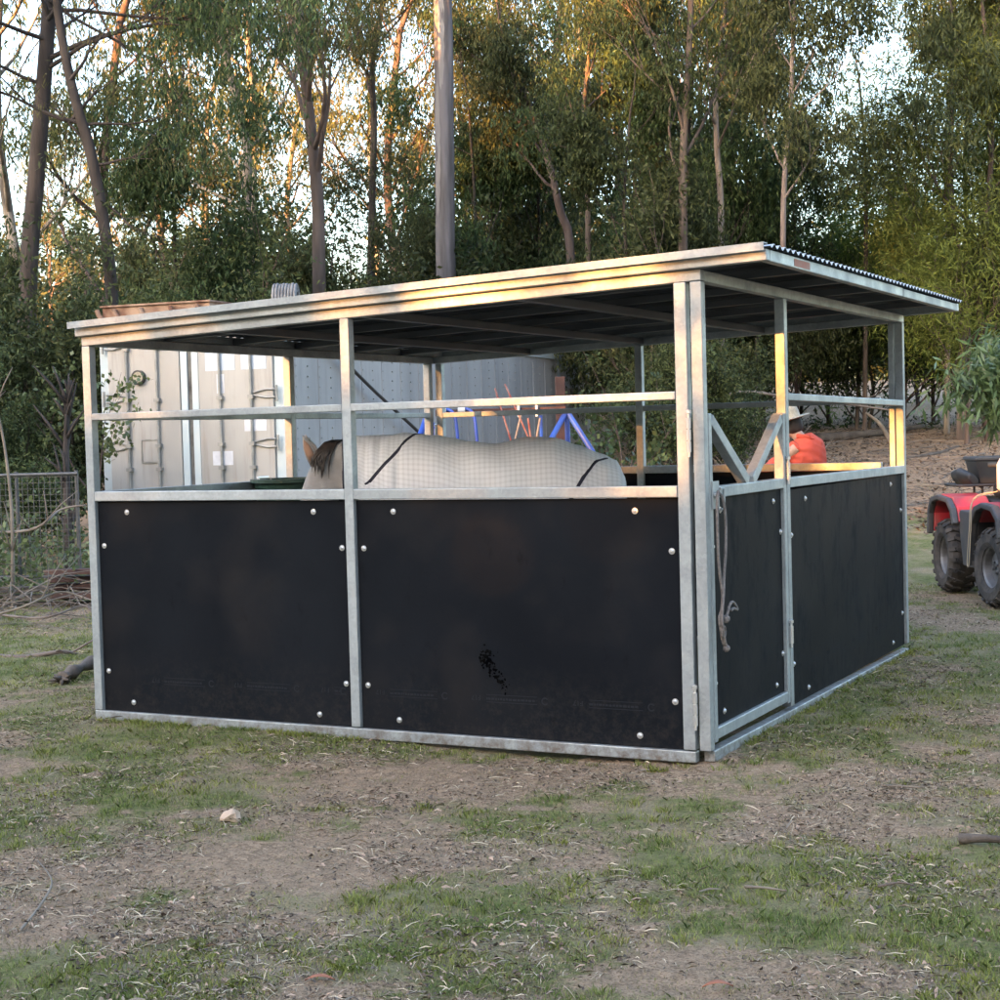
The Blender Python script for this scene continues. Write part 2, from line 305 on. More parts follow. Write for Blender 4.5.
M['coil'] = mat('coil_pipe', (0.10,0.10,0.105), (0.22,0.215,0.21), scale=10, rough=0.6)
M['wire'] = mat('fence_wire', (0.10,0.105,0.11), (0.07,0.07,0.07), scale=20, rough=0.5, metal=0.3)
M['wood'] = mat('old_log', (0.13,0.105,0.085), (0.07,0.055,0.045), scale=8, rough=0.95, bump=0.8)
M['rock'] = mat('pale_stone', (0.52,0.38,0.28), (0.42,0.30,0.22), scale=12, rough=0.9)
M['soil'] = mat('turned_soil', (0.065,0.046,0.036), (0.12,0.085,0.062), scale=25, rough=1.0, bump=0.8)

def rug_mat():
    m = mat('checked_rug', (0.72,0.73,0.75), (0.64,0.65,0.68), scale=3, rough=0.9, bump=0.25, bscale=5, stretch=(1,1,0.4))
    t = m.node_tree; N = t.nodes; L = t.links; p = N['Principled BSDF']
    uv = N.new('ShaderNodeAttribute'); uv.attribute_name = 'rug_uv'; sp = N.new('ShaderNodeSeparateXYZ'); L.new(uv.outputs['Vector'], sp.inputs[0])
    outs = []
    for i in range(2):
        a = N.new('ShaderNodeMath'); a.operation = 'MULTIPLY'; a.inputs[1].default_value = 36; L.new(sp.outputs[i], a.inputs[0])
        b = N.new('ShaderNodeMath'); b.operation = 'FRACT'; L.new(a.outputs[0], b.inputs[0])
        c = N.new('ShaderNodeMath'); c.operation = 'LESS_THAN'; c.inputs[1].default_value = 0.42; L.new(b.outputs[0], c.inputs[0]); outs.append(c.outputs[0])
    s = N.new('ShaderNodeMath'); s.operation = 'ADD'; L.new(outs[0], s.inputs[0]); L.new(outs[1], s.inputs[1])
    mr = N.new('ShaderNodeMapRange'); mr.inputs[2].default_value = 2; mr.inputs[3].default_value = 1.0; mr.inputs[4].default_value = 0.82; L.new(s.outputs[0], mr.inputs[0])
    hs = N.new('ShaderNodeHueSaturation'); L.new(p.inputs['Base Color'].links[0].from_socket, hs.inputs['Color']); L.new(mr.outputs[0], hs.inputs['Value'])
    L.new(hs.outputs[0], p.inputs['Base Color']); return m
M['rug'] = rug_mat()

def ground_mat():
    m = bpy.data.materials.new('ground'); m.use_nodes = True; t = m.node_tree; N = t.nodes; L = t.links; p = N['Principled BSDF']
    p.inputs['Roughness'].default_value = 0.95; p.inputs['Specular IOR Level'].default_value = 0.15
    tc = N.new('ShaderNodeTexCoord')
    def nz(sc, d=8, r=0.6):
        n = N.new('ShaderNodeTexNoise'); n.inputs['Scale'].default_value = sc; n.inputs['Detail'].default_value = d; n.inputs['Roughness'].default_value = r; L.new(tc.outputs['Object'], n.inputs[0]); return n.outputs[0]
    def rg(s, a, b, c=0, d=1):
        r = N.new('ShaderNodeMapRange'); r.inputs[1].default_value = a; r.inputs[2].default_value = b; r.inputs[3].default_value = c; r.inputs[4].default_value = d; L.new(s, r.inputs[0]); return r.outputs[0]
    def mx(f, a, b):
        x = N.new('ShaderNodeMix'); x.data_type = 'RGBA'; L.new(f, x.inputs[0])
        for i, v in ((6, a), (7, b)):
            if isinstance(v, tuple): x.inputs[i].default_value = (*v, 1)
            else: L.new(v, x.inputs[i])
        return x.outputs[2]
    at_ = N.new('ShaderNodeAttribute'); at_.attribute_name = 'cover'
    dirt = mx(rg(nz(14, 10, 0.75), 0.36, 0.66), (0.10,0.062,0.040), (0.44,0.290,0.185))
    dirt = mx(rg(nz(90, 4, 0.7), 0.3, 0.7, 0, .55), dirt, (0.56,0.42,0.29))
    dirt = mx(rg(nz(1.3, 4), 0.42, 0.65), dirt, mx(rg(nz(40, 6, 0.7), 0.4, 0.6), (0.15,0.095,0.062), (0.50,0.35,0.23)))
    gr = mx(rg(nz(30, 8, 0.7), 0.35, 0.65), (0.078,0.094,0.030), (0.22,0.225,0.080))
    gr = mx(rg(nz(2.2, 5), 0.42, 0.62), gr, (0.30,0.24,0.15))
    a = N.new('ShaderNodeMath'); a.operation = 'ADD'; L.new(at_.outputs['Fac'], a.inputs[0]); L.new(rg(nz(11, 9, 0.75), 0.3, 0.7, -0.4, 0.4), a.inputs[1])
    c = mx(rg(a.outputs[0], 0.3, 0.7), dirt, gr)
    c = mx(rg(nz(130, 3, 0.6), 0.52, 0.68, 0, .75), c, (0.045,0.034,0.026))
    L.new(c, p.inputs['Base Color'])
    bp = N.new('ShaderNodeBump'); bp.inputs['Strength'].default_value = 0.9; bp.inputs['Distance'].default_value = 0.03; L.new(nz(22, 10, 0.75), bp.inputs['Height']); L.new(bp.outputs[0], p.inputs['Normal'])
    return m
M['ground'] = ground_mat()

# ------------------------------------------------------------------ ground
BLOBS = []   # (x,y,rx,ry,strength) of grass cover, measured on the ground
def blob(px, py, rl, rd, s):
    p = at(px, py, 5); v = p-CAM; p = CAM+v*(CAM.z/-v.z) if v.z < 0 else p
    d, l = dl(p.x, p.y); BLOBS.append((d, l, rd, rl, s))
for b in ((60,660,1.6,2.2,0.6),(210,720,1.3,.9,.6),(100,810,.75,.5,.55),(250,790,.8,.35,.45),(300,745,.9,.35,.45),(480,830,.55,.4,.5),(440,890,.5,.35,.4),(600,900,.6,.5,.45),
          (330,960,.7,.3,.4),(60,970,.6,.3,.45),(20,895,.35,.2,.4),(880,900,.5,.4,.35),(960,840,.8,.7,.35),(760,940,.4,.3,.25),(560,960,.35,.25,.3),(640,965,.3,.25,-.35),(860,960,.35,.2,-.3),(180,930,.4,.25,-.3),(520,880,.25,.2,-.25),(820,700,1.0,1.2,.3),(880,560,1.5,3.2,.5),(940,650,1.0,1.0,.4),
          (330,790,.5,.35,-.2),(200,870,1.1,.45,-.55),(380,800,.8,.5,-.5),(100,900,.7,.4,-.35),(700,830,.9,.5,-.25),(480,770,.8,.3,-.4),(870,620,.9,.9,-.35),(800,780,.5,.4,-.1)): blob(*b)
def cover(x, y):
    d, l = dl(x, y); v = 0.50
    for bd, bl, rd, rl, s in BLOBS:
        q = ((d-bd)/rd)**2+((l-bl)/rl)**2
        if q < 6: v += s*math.exp(-q)
    v += 0.75*noise.fractal(Vector((x*1.1, y*1.1, 3.3)), 1, 2, 4)
    v += 0.45*noise.fractal(Vector((x*5.5, y*5.5, 7.7)), 1, 2, 3)
    if d > 19+1.5*noise.noise(Vector((x, y, 0))): v -= 0.5
    return max(0, min(1, v))
def axis_vals(lo, hi, step, far, g=1.13):
    a = list(np.arange(lo, hi, step)); s = step; x = hi
    while x < far: a.append(x); s = min(s*g, 25); x += s
    s = step; x = lo-step
    while x > -far: a.insert(0, x); s = min(s*g, 25); x -= s
    return a
A = axis_vals(-4.6, 4.8, 0.045, 420); B = axis_vals(3.4, 15.5, 0.04, 420)
gv = []; cov = []
for d in B:
    for l in A:
        p = lat(d, l); z = gh(p.x, p.y); c = cover(p.x, p.y) if 2 < d < 40 and abs(l) < 20 else 0.2
        if 3 < d < 18 and abs(l) < 6:
            q = Vector((p.x, p.y, 0))
            z += 0.012*noise.fractal(q*6, 1, 2, 3)+0.010*max(0, noise.fractal(q*14+Vector((5,5,5)), 1, 2, 3))*(1.3-c)
        gv.append((p.x, p.y, z)); cov.append(c)
na = len(A); gf = [(j*na+i, j*na+i+1, (j+1)*na+i+1, (j+1)*na+i) for j in range(len(B)-1) for i in range(na-1)]
me = bpy.data.meshes.new('ground'); me.from_pydata(gv, [], gf); me.materials.append(M['ground'])
atr = me.attributes.new('cover', 'FLOAT', 'POINT'); atr.data.foreach_set('value', cov)
me.polygons.foreach_set('use_smooth', [True]*len(me.polygons))
g = bpy.data.objects.new('ground', me); COL.objects.link(g); tag(g, 'patchy paddock ground of short grass, bare dirt and straw', kind='structure')

# ------------------------------------------------------------------ stable
W, D, YH, HM, HR = 3.355, 3.72, 1.21, 1.61, 1.20
T = 0.05
def topz(x): return 2.075+0.034*x          # underside of the sloping wall top rail
ST = empty('horse_stable', (0,0,0)); tag(ST, 'open-sided galvanised horse stable with black lower panels and sloping corrugated roof', 'stable')
def rail(a, b, wd=T, ht=T, side=None, name='rail', par=ST): return MB().beam(a, b, wd, ht, side).build(name, M['galv'], par, bevel=0.004)
def post(x, y, z1, par=ST, w_=T, z0=0.0485, name='post', dpt=T): return MB().box((x-w_/2, y-dpt/2, z0), (x+w_/2, y+dpt/2, z1)).build(name, M['galv'], par, bevel=0.004)
h = T/2
GX = 0.07                                      # outer plane of the gate side
# near long wall (y = 0 plane outside face)
post(-W+h, h, topz(-W)); post(-h-0.003, h, topz(0), w_=0.056); post(-1.735, h, topz(-1.735), z0=0.0505)
# gate side
gx = GX-h
post(gx, h, topz(0)+0.0, w_=0.052); post(gx, YH+0.0, topz(0), z0=0.0505); post(gx, D-h, topz(0))
# back wall (inner line y = D) and far side wall (x = -W)
post(-0.004, D-h, topz(0), w_=0.036); post(-1.72, D-h, topz(-1.72), z0=0.0505); post(-W+0.085, D-h, topz(-W)); post(-W+h, D-h-0.075, topz(-W)); post(-W+h, 1.86, topz(-W), z0=0.0505)
def wall_y(y, x0, x1, xs):
    rail((x0, y, 0.025), (x1, y, 0.025)); 
    for a, b in zip(xs[:-1], xs[1:]):
        rail((a+h, y, HR-h), (b-h, y, HR-h)); rail((a+h, y, HM-0.019), (b-h, y, HM-0.019), ht=0.038)
        rail((a, y, topz(a)+h), (b, y, topz(b)+h))
def wall_x(x, y0, y1, ys, zt, mids):
    rail((x, y0, 0.025), (x, y1, 0.025))
    for (a, b), m_ in zip(zip(ys[:-1], ys[1:]), mids):
        if m_: rail((x, a+h, HR-h), (x, b-h, HR-h)); rail((x, a+h, HM-0.019), (x, b-h, HM-0.019), ht=0.038)
        rail((x, a, zt), (x, b, zt))
# near wall pieces
rail((-W, h, 0.022), (0.0, h, 0.018), ht=0.05)
for a, b in ((-W+T, -1.735-h), (-1.735+h, -0.059)):
    rail((a, h, HR-h), (b, h, HR-h)); rail((a, h, HM-0.019), (b, h, HM-0.019), ht=0.036)
rail((-W, h, topz(-W)+h), (GX, h, topz(GX)+h), ht=0.048)
# gate side pieces
rail((gx, T, 0.018), (gx, D, -0.01), ht=0.05)
rail((gx, YH+h, HR-h-.01), (gx, D-T, HR-h-0.022)); rail((gx, YH+h, HM-0.019), (gx, D-T, HM-0.04), ht=0.036)
rail((gx, T, topz(0)+h), (gx, D, topz(0)+h), ht=0.048)
# back wall
rail((-W, D-h, 0.025), (-0.04, D-h, 0.0))
for a, b in ((-W+0.11, -1.72-h), (-1.72+h, -0.08)):
    rail((a, D-h, HR-h), (b, D-h, HR-h)); rail((a, D-h, HM-0.019), (b, D-h, HM-0.019), ht=0.036)
rail((-W, D-h, topz(-W)+h), (0.04, D-h, topz(0)+h), ht=0.048)
# far side wall
rail((-W+h, T, 0.025), (-W+h, D-0.1, 0.02))
for a, b in ((T, 1.86-h), (1.86+h, D-0.125)):
    rail((-W+h, a, HR-h), (-W+h, b, HR-h)); rail((-W+h, a, HM-0.019), (-W+h, b, HM-0.019), ht=0.036)
rail((-W+h, T, topz(-W)+h), (-W+h, D-T, topz(-W)+h), ht=0.048)

def bolt_mb(p, nrm, r=0.0095):
    n = Vector(nrm).normalized(); b = MB()
    b.lathe([(0.0,0.0),(r*1.5,0.0),(r*1.5,0.0025),(r,0.0028),(r*0.95,0.006),(r*0.6,0.009),(0.0,0.0095)], n, p, 12); return b
def panel(name, a, b, nrm, par, bolts=True, th=0.017):
    """upright sheet between corner a and corner b (a,b share the plane), facing nrm"""
    n = Vector(nrm); a = Vector(a); b = Vector(b); b2 = b-n*th
    o = MB().box(a, b2).build(name, M['ply'], par, bevel=0.0015)
    if bolts:
        u = Vector((b.x-a.x, b.y-a.y, 0)); L_ = u.length; u.normalize(); H = b.z-a.z
        for s, t in ((0.125, H-0.055), (1-0.125, H-0.055), (0.125, 0.05), (1-0.125, 0.05)):
            bolt_mb(a+u*L_*s+Vector((0,0,t)), n).build('bolt', M['bolt'], o if par is ST else par, smooth=False)
        for s, t in ((0.022, H*0.79), (0.978, H*0.79), (0.022, H*0.19), (0.978, H*0.19)):
            bolt_mb(a+u*(L_*s)+Vector((0,0,t)), n).build('bolt', M['bolt'], o if par is ST else par, smooth=False)
    return o
P1 = panel('wall_panel', (-W+T+0.002, 0.022, 0.047), (-1.735-h-0.002, 0.022, HR-T-0.004), (0,-1,0), ST)
P2 = panel('wall_panel', (-1.735+h+0.002, 0.022, 0.045), (-0.061, 0.022, HR-T-0.004), (0,-1,0), ST)
P3 = panel('wall_panel', (GX-0.018, YH+h+0.002, 0.045), (GX-0.018, D-T-0.002, HR-T-0.024), (1,0,0), ST)
panel('wall_panel', (-W+T, D-0.01, 0.05), (-1.72-h, D-0.01, HR-T-0.002), (0,1,0), ST, False)
panel('wall_panel', (-1.72+h, D-0.01, 0.05), (-0.1, D-0.01, HR-T-0.002), (0,1,0), ST, False)
panel('wall_panel', (-W+0.018, T, 0.05), (-W+0.018, 1.86-h, HR-T-0.002), (-1,0,0), ST, False)
panel('wall_panel', (-W+0.018, 1.86+h, 0.05), (-W+0.018, D-0.12, HR-T-0.002), (-1,0,0), ST, False)
# faint maker's print running upside-down along the panels
def text_mesh(s, size):
    c = bpy.data.curves.new('t', 'FONT'); c.body = s; c.size = size; c.extrude = 0.0002
    o = bpy.data.objects.new('t', c); COL.objects.link(o); bpy.context.view_layer.update()
    me = bpy.data.meshes.new_from_object(o.evaluated_get(bpy.context.evaluated_depsgraph_get())); bpy.data.objects.remove(o); return me
F17 = text_mesh('F17', 0.034)
def print_line(par, org, u, z, L_, n):
    """small 'F17' lettering and rows of tiny dashes along direction u"""
    u = Vector(u); n = Vector(n); mb = MB(); rnd = random.Random(int(L_*1000)); x = 0.05
    while x < L_-0.12:
        q = Vector(org)+u*(x+0.07)+Vector((0,0,z))+n*0.0006
        off = len(mb.v)
        for v in F17.vertices: mb.v.append(tuple(q-u*v.co.x-Vector((0,0,1))*v.co.y+n*v.co.z))
        for f in F17.polygons: mb.f.append(tuple(off+i for i in f.vertices))
        k = x+0.1
        while k < min(x+0.34, L_-0.05):       # a line of minute print, too small to read
            wd = rnd.uniform(0.006, 0.02); p = Vector(org)+u*k+Vector((0,0,z-0.018+rnd.uniform(-.001,.001)))+n*0.0006
            mb.add([p, p+u*wd, p+u*wd+Vector((0,0,0.009)), p+Vector((0,0,0.009))], [(0,1,2,3)]); k += wd+0.004
        for row in (0.004, -0.03):
            p = Vector(org)+u*(x+0.1)+Vector((0,0,z+row))+n*0.0006; e = min(0.26, L_-x-0.12)
            if e > 0: mb.add([p, p+u*e, p+u*e+Vector((0,0,0.003)), p+Vector((0,0,0.003))], [(0,1,2,3)])
        c = Vector(org)+u*min(x+0.40, L_-0.04)+Vector((0,0,z-0.012))+n*0.0006
        ring = [c+u*math.cos(a)*r+Vector((0,0,1))*math.sin(a)*r for r in (0.018, 0.012) for a in [i*math.pi/8+0.6 for i in range(14)]]
        mb.add(ring, [(i, i+1, i+15, i+14) for i in range(13)])
        x += 0.52
    merge(mb.build('printed_marking', M['plymark'], par), par)
print_line(P1, (-W+T+0.25, 0.022, 0), (1,0,0), 0.23, 1.28, (0,-1,0)); print_line(P2, (-1.70, 0.022, 0), (1,0,0), 0.235, 1.62, (0,-1,0))
print_line(P3, (GX-0.018, YH+0.1, 0), (0,1,0), 0.24, 2.2, (1,0,0))
# scuff mark on the second panel
rs = random.Random(5); mb = MB()
for i in range(150):
    t = rs.random(); cx = -1.04+0.12*t+rs.gauss(0,.012); cz = 0.415-0.15*t+rs.gauss(0,.018); r = rs.uniform(.002,.009)*(1-0.3*t)
    if i < 40: cx = -1.02+rs.gauss(0,.02); cz = 0.42+rs.gauss(0,.022)
    ph = rs.random()*6; mb.add([(cx+r*math.cos(ph+a)*rs.uniform(.6,1.3), 0.0212-i*1e-6, cz+r*math.sin(ph+a)*rs.uniform(.6,1.3)) for a in (0,1.05,2.1,3.14,4.2,5.2)], [tuple(range(6))])
mb.build('scuff_mark', M['plystain'], P2)

# gate: frame, braces, panel, hinges, latch
GT = MB()
y0, y1 = 0.062, YH-h-0.012
GT.box((GX-T, y0, 0.075), (GX, y0+0.04, 1.51)); GT.box((GX-T, y1-0.04, 0.075), (GX, y1, 1.51))
GT.box((GX-T+.001, y0+0.04, 0.085), (GX-.001, y1-0.04, 0.135)); GT.box((GX-T+.001, y0+0.04, HR-T-.01), (GX-.001, y1-0.04, HR-0.01))
gate = GT.build('gate', M['galv'], ST, bevel=0.004)
ym = (y0+y1)/2+0.02
for ya, yb in ((y0+0.05, ym-0.035), (y1-0.05, ym+0.035)):
    MB().beam((gx, ya, 1.485), (gx, yb, HR-0.005), T-0.004, 0.05, (1,0,0)).build('brace', M['galv'], gate, bevel=0.003)
panel('gate_panel', (GX-0.018, y0+0.042, 0.137), (GX-0.018, y1-0.042, HR-T-0.012), (1,0,0), gate, True)
def hinge(x, y, z0, z1, ax=(0,0,1), r=0.0105, par=ST):
    b = MB(); L_ = z1-z0
    for k in range(3): b.lathe([(0.001, 0), (r, 0), (r, L_*0.3), (0.001, L_*0.3)], (0,0,1), (x, y, z0+k*L_*0.33), 14)
    b.lathe([(0.001,0),(r*.55,0),(r*.55,L_+0.03),(r*1.1,L_+0.032),(r*1.1,L_+0.045),(0.001,L_+0.05)], (0,0,1), (x, y, z0-0.02), 12)
    return b.build('hinge', M['bolt'], par)
hinge(0.006, -0.014, 1.345, 1.50); hinge(0.008, -0.014, 0.16, 0.31)
hinge(GX+0.009, YH-0.035, 0.37, 0.46, par=ST); hinge(GX+0.009, YH-0.035, 1.18, 1.27, par=ST)
hinge(-W+0.045, D-0.035, 1.36, 1.50)
lb = MB().box((GX+0.001, 0.075, HR-0.105), (GX+0.008, 0.155, HR+0.015)); lb.lathe([(0.001,0),(0.014,0),(0.014,0.01),(0.001,0.012)], (1,0,0), (GX+0.008, 0.10, HR-0.045), 12)
lb.tube([(GX+0.012,0.155,HR-0.02),(GX+0.014,0.20,HR-0.02),(GX+0.014,0.20,HR-0.11),(GX+0.012,0.165,HR-0.11)], 0.006, 8)
lb.build('latch', M['galv'], gate, bevel=0)

# roof frame and sheet
XL, XR, YF, YB = -W-0.012, 0.374, -0.035, 3.90
def rz(x): return topz(x)+0.05
RT = MB().beam((XL, YF+0.025, rz(XL)+0.024), (XR, YF+0.025, rz(XR)+0.026), 0.05, 0.048).build('fascia', M['galv'], ST, bevel=0.004)
MB().beam((XL, YB-0.025, rz(XL)+0.024), (XR, YB-0.025, rz(XR)+0.026), 0.05, 0.048).build('fascia', M['galv'], ST, bevel=0.004)
MB().beam((XR-0.02, YF+0.051, rz(XR)+0.025), (XR-0.02, 2.40, rz(XR)+0.025), 0.04, 0.05).build('fascia', M['galv'], ST, bevel=0.004)
MB().beam((XR-0.02, 2.415, rz(XR)+0.023), (XR-0.02, YB-0.051, rz(XR)+0.023), 0.04, 0.046).build('fascia', M['galv'], ST, bevel=0.004)
MB().beam((XL+0.02, YF+0.051, rz(XL)+0.024), (XL+0.02, YB-0.051, rz(XL)+0.024), 0.04, 0.046).build('fascia', M['galv'], ST, bevel=0.004)
for y in (0.66, 1.30, 1.95, 2.60, 3.25): MB().beam((XL+0.045, y, rz(XL)+0.02), (XR-0.042, y, rz(XR)+0.02), 0.04, 0.036).build('rafter', M['rafter'], ST, bevel=0.003)
for x in (-2.55, -1.7, -0.85): MB().beam((x, YF+0.052, rz(x)-0.022), (x, YB-0.052, rz(x)-0.022), 0.05, 0.04).build('purlin', M['rafter'], ST, bevel=0.003)
ny = int((YB-YF+0.02)/0.0095); xs = [XL-0.02, -1.6, XR+0.022]; mb = MB(); vs = []
for lay in (0, 1):
    for i in range(ny+1):
        y = YF-0.008+(YB-YF+0.016)*i/ny; zz = 0.0085*math.sin(2*math.pi*(y+.01)/0.076)
        for x in xs: vs.append((x, y, rz(x)+0.0595+zz+0.0022*lay))
nx = len(xs); fs = []
for lay in (0, 1):
    o_ = lay*(ny+1)*nx
    for i in range(ny):
        for j in range(nx-1):
            f = (o_+i*nx+j, o_+i*nx+j+1, o_+(i+1)*nx+j+1, o_+(i+1)*nx+j); fs.append(f if lay else f[::-1])
K = (ny+1)*nx
for i in range(ny): fs.append((i*nx, (i+1)*nx, K+(i+1)*nx, K+i*nx)); fs.append((i*nx+nx-1, K+i*nx+nx-1, K+(i+1)*nx+nx-1, (i+1)*nx+nx-1))
rsh = mb.add(vs, fs).build('roof_sheet', M['roof'], ST, smooth=True)
rsh.data.materials.append(M['roofshade'])
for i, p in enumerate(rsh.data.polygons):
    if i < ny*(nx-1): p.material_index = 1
# flat capping along the front edge
mb = MB().beam((XL-0.018, YF-0.006, rz(XL)+0.0725), (XR+0.0, YF-0.006, rz(XR)+0.0725), 0.05, 0.004); mb.beam((XL-0.018, YF-0.0335, rz(XL)+0.058), (XR+0.0, YF-0.0335, rz(XR)+0.058), 0.004, 0.034)
mb.build('roof_capping', M['galv'], ST)
MB().box((XR+0.0005, 0.36, rz(XR)+0.008), (XR+0.0015, 0.60, rz(XR)+0.04)).build('paint_mark', mat('red_primer', (0.42,0.12,0.07), (0.35,0.2,0.16), scale=8, rough=0.7), ST)

# lead rope on the gate latch
rp = [(0.0,.115,1.155),(.016,.088,1.17),(.018,.065,1.13),(.018,.06,1.0),(.016,.075,0.85),(.02,.10,.72),(.02,.085,.66),(.018,.06,.62),(.02,.07,.57),(.02,.085,.53),(.022,.11,.49),(.016,.12,.48)]
rq = [(.0,.118,1.165),(.02,.13,1.14),(.022,.155,1.05),(.022,.15,.92),(.022,.12,.80),(.028,.09,.72),(.03,.065,.655),(.03,.06,.60),(.03,.075,.56),(.03,.09,.52),(.03,.105,.495)]
rr_ = [(.03,.09,.60),(.035,.12,.64),(.035,.15,.67),(.035,.185,.68),(.035,.22,.665),(.035,.25,.64),(.035,.20,.65),(.035,.165,.645)]
def curve(pts, n=6):
    pts = [Vector(p) for p in pts]; out = []
    for i in range(len(pts)-1):
        p0 = pts[max(i-1,0)]; p1 = pts[i]; p2 = pts[i+1]; p3 = pts[min(i+2, len(pts)-1)]
        for k in range(n):
            t = k/n; out.append(0.5*((2*p1)+(p2-p0)*t+(2*p0-5*p1+4*p2-p3)*t*t+(3*p1-p0-3*p2+p3)*t**3))
    out.append(pts[-1]); return out
mb = MB()
for L_ in (rp, rq, rr_): mb.tube(curve([(GX+0.012+p[0], p[1], p[2]) for p in L_]), 0.0068, 8)
for c, r in (((.03,.11,.485),.017),((.034,.10,.615),.019)):
    mb.lathe([(0.001,-r),(r*.7,-r*.7),(r,0),(r*.7,r*.7),(0.001,r)], (0.2,0.4,1), (GX+.012+c[0], c[1], c[2]), 10)
ring = curve([(GX+.04, .085+.026*math.cos(a), .56+.025*math.sin(a)) for a in [i*math.pi/4 for i in range(9)]], 3); mb.tube(ring, 0.004, 6)
tag(mb.build('lead_rope', M['rope'], smooth=True), 'grey knotted lead rope hanging from the gate latch', 'rope')

# ------------------------------------------------------------------ horse (local: +X head, Z up), seen in a checked rug
HP = lat(9.15, -0.10, 0.0); HO = empty('horse', HP, math.atan2(-RGT.y, -RGT.x)); tag(HO, 'grey horse with dark mane wearing a white checked rug inside the stable', 'horse')
rings = [(-.80,1.06,.10,.09),(-.76,1.05,.20,.16),(-.68,1.035,.245,.225),(-.56,1.055,.285,.265),(-.40,1.085,.305,.285),(-.25,1.075,.315,.29),(-.08,1.06,.31,.30),(.10,1.065,.31,.30),
         (.25,1.10,.325,.275),(.36,1.12,.315,.245),(.48,1.14,.29,.21),(.60,1.185,.24,.16),(.70,1.23,.19,.125),(.80,1.275,.150,.10),(.87,1.27,.135,.088),(.92,1.25,.105,.08)]
def ring_pts(x, zc, hh, hw, n=28, off=0.0, a0=0.0, a1=2*math.pi):
    out = []
    for k in range(n):
        a = a0+(a1-a0)*k/(n if a1-a0 > 6.28 else n-1)
        ca, sa = math.cos(a), math.sin(a); out.append(Vector((x, (hw+off)*math.copysign(abs(sa)**0.85, sa), zc+(hh+off)*math.copysign(abs(ca)**0.95, ca))))
    return out
hb = MB()
vs = []; n = 28
for r in rings: vs += ring_pts(*r)
fs = [(i*n+k, i*n+(k+1) % n, (i+1)*n+(k+1) % n, (i+1)*n+k) for i in range(len(rings)-1) for k in range(n)]
fs += [tuple(range(n-1,-1,-1)), tuple((len(rings)-1)*n+k for k in range(n))]
hb.add(vs, fs)
hb.tube([(.80,0,1.28),(.87,0,1.25),(.905,0,1.15),(.94,0,1.02),(.98,0,.88),(1.0,0,.80),(1.01,0,.77)], [(.09,.08),(.105,.085),(.11,.082),(.105,.070),(.075,.058),(.065,.055),(.04,.04)], 16, flat=(1,0,0))
for s in (-1, 1):
    hb.tube([(.44,.13*s,1.0),(.46,.14*s,.84),(.46,.14*s,.62),(.47,.14*s,.47),(.46,.14*s,.40),(.46,.14*s,.14),(.48,.14*s,.08),(.50,.14*s,.03),(.51,.14*s,.005)], [.14,.10,.062,.052,.042,.034,.036,.05,.058], 12)
    hb.tube([(-.48,.14*s,1.05),(-.44,.16*s,.88),(-.46,.15*s,.72),(-.62,.14*s,.52),(-.64,.14*s,.44),(-.57,.14*s,.16),(-.54,.14*s,.08),(-.52,.14*s,.03),(-.51,.14*s,.005)], [.17,.16,.11,.058,.048,.036,.037,.05,.058], 12)
hbody = remesh(hb.build('body', M['hair'], HO), 0.018, 3)
for s in (-1, 1):       # ears
    e = MB(); e.tube([(.925,.052*s,1.30),(.94,.066*s,1.35),(.962,.074*s,1.40),(.985,.070*s,1.455),(.99,.066*s,1.47)], [(.030,.018),(.036,.02),(.028,.016),(.007,.006),(.001,.001)], 12, flat=(1,0,0)); e.build('ear', M['hair'], HO, smooth=True)
    MB().lathe([(0.001,-.010),(.012,-.007),(.016,0),(.012,.007),(.001,.010)], (0,1,0), (.955,.082*s,1.14), 12).build('eye', M['mane'], HO, smooth=True)
    MB().tube([(.940,.078*s,1.325),(.952,.088*s,1.365),(.968,.089*s,1.405),(.983,.080*s,1.44)], [(.012,.006),(.023,.009),(.018,.006),(.002,.002)], 10, flat=(1,0,0)).build('ear_lining', M['earin'], HO, smooth=True)
mn = MB(); rh = random.Random(8)
for i in range(46):     # mane strands sweeping forward and down over the near side of the neck
    x = rh.uniform(.785, .845); s = 1 if i % 4 else -1; zt = 1.425; L_ = rh.uniform(.05, .15); fw_ = rh.uniform(.02,.10)
    p = [Vector((x-.01, 0, zt+.008)), Vector((x+.01+fw_*.2, .04*s, zt-.004)), Vector((x+.015+fw_*.6, .082*s, zt-.045)), Vector((x+.02+fw_*.9, .108*s, zt-.05-L_*.55)), Vector((x+.02+fw_, .110*s, zt-.055-L_))]
    mn.tube(p, [.006,.008,.007,.005,.001], 5)
mn.build('mane', M['mane'], HO, smooth=True)
tl = MB()
for i in range(40):
    y = rh.gauss(0,.02); tl.tube([(-.78,y,1.15),(-.84,y*1.3,1.08),(-.87,y*1.6,.85),(-.86,y*2,.45+rh.random()*.15)], [.01,.014,.012,.002], 5)
tl.build('tail', M['mane'], HO, smooth=True)
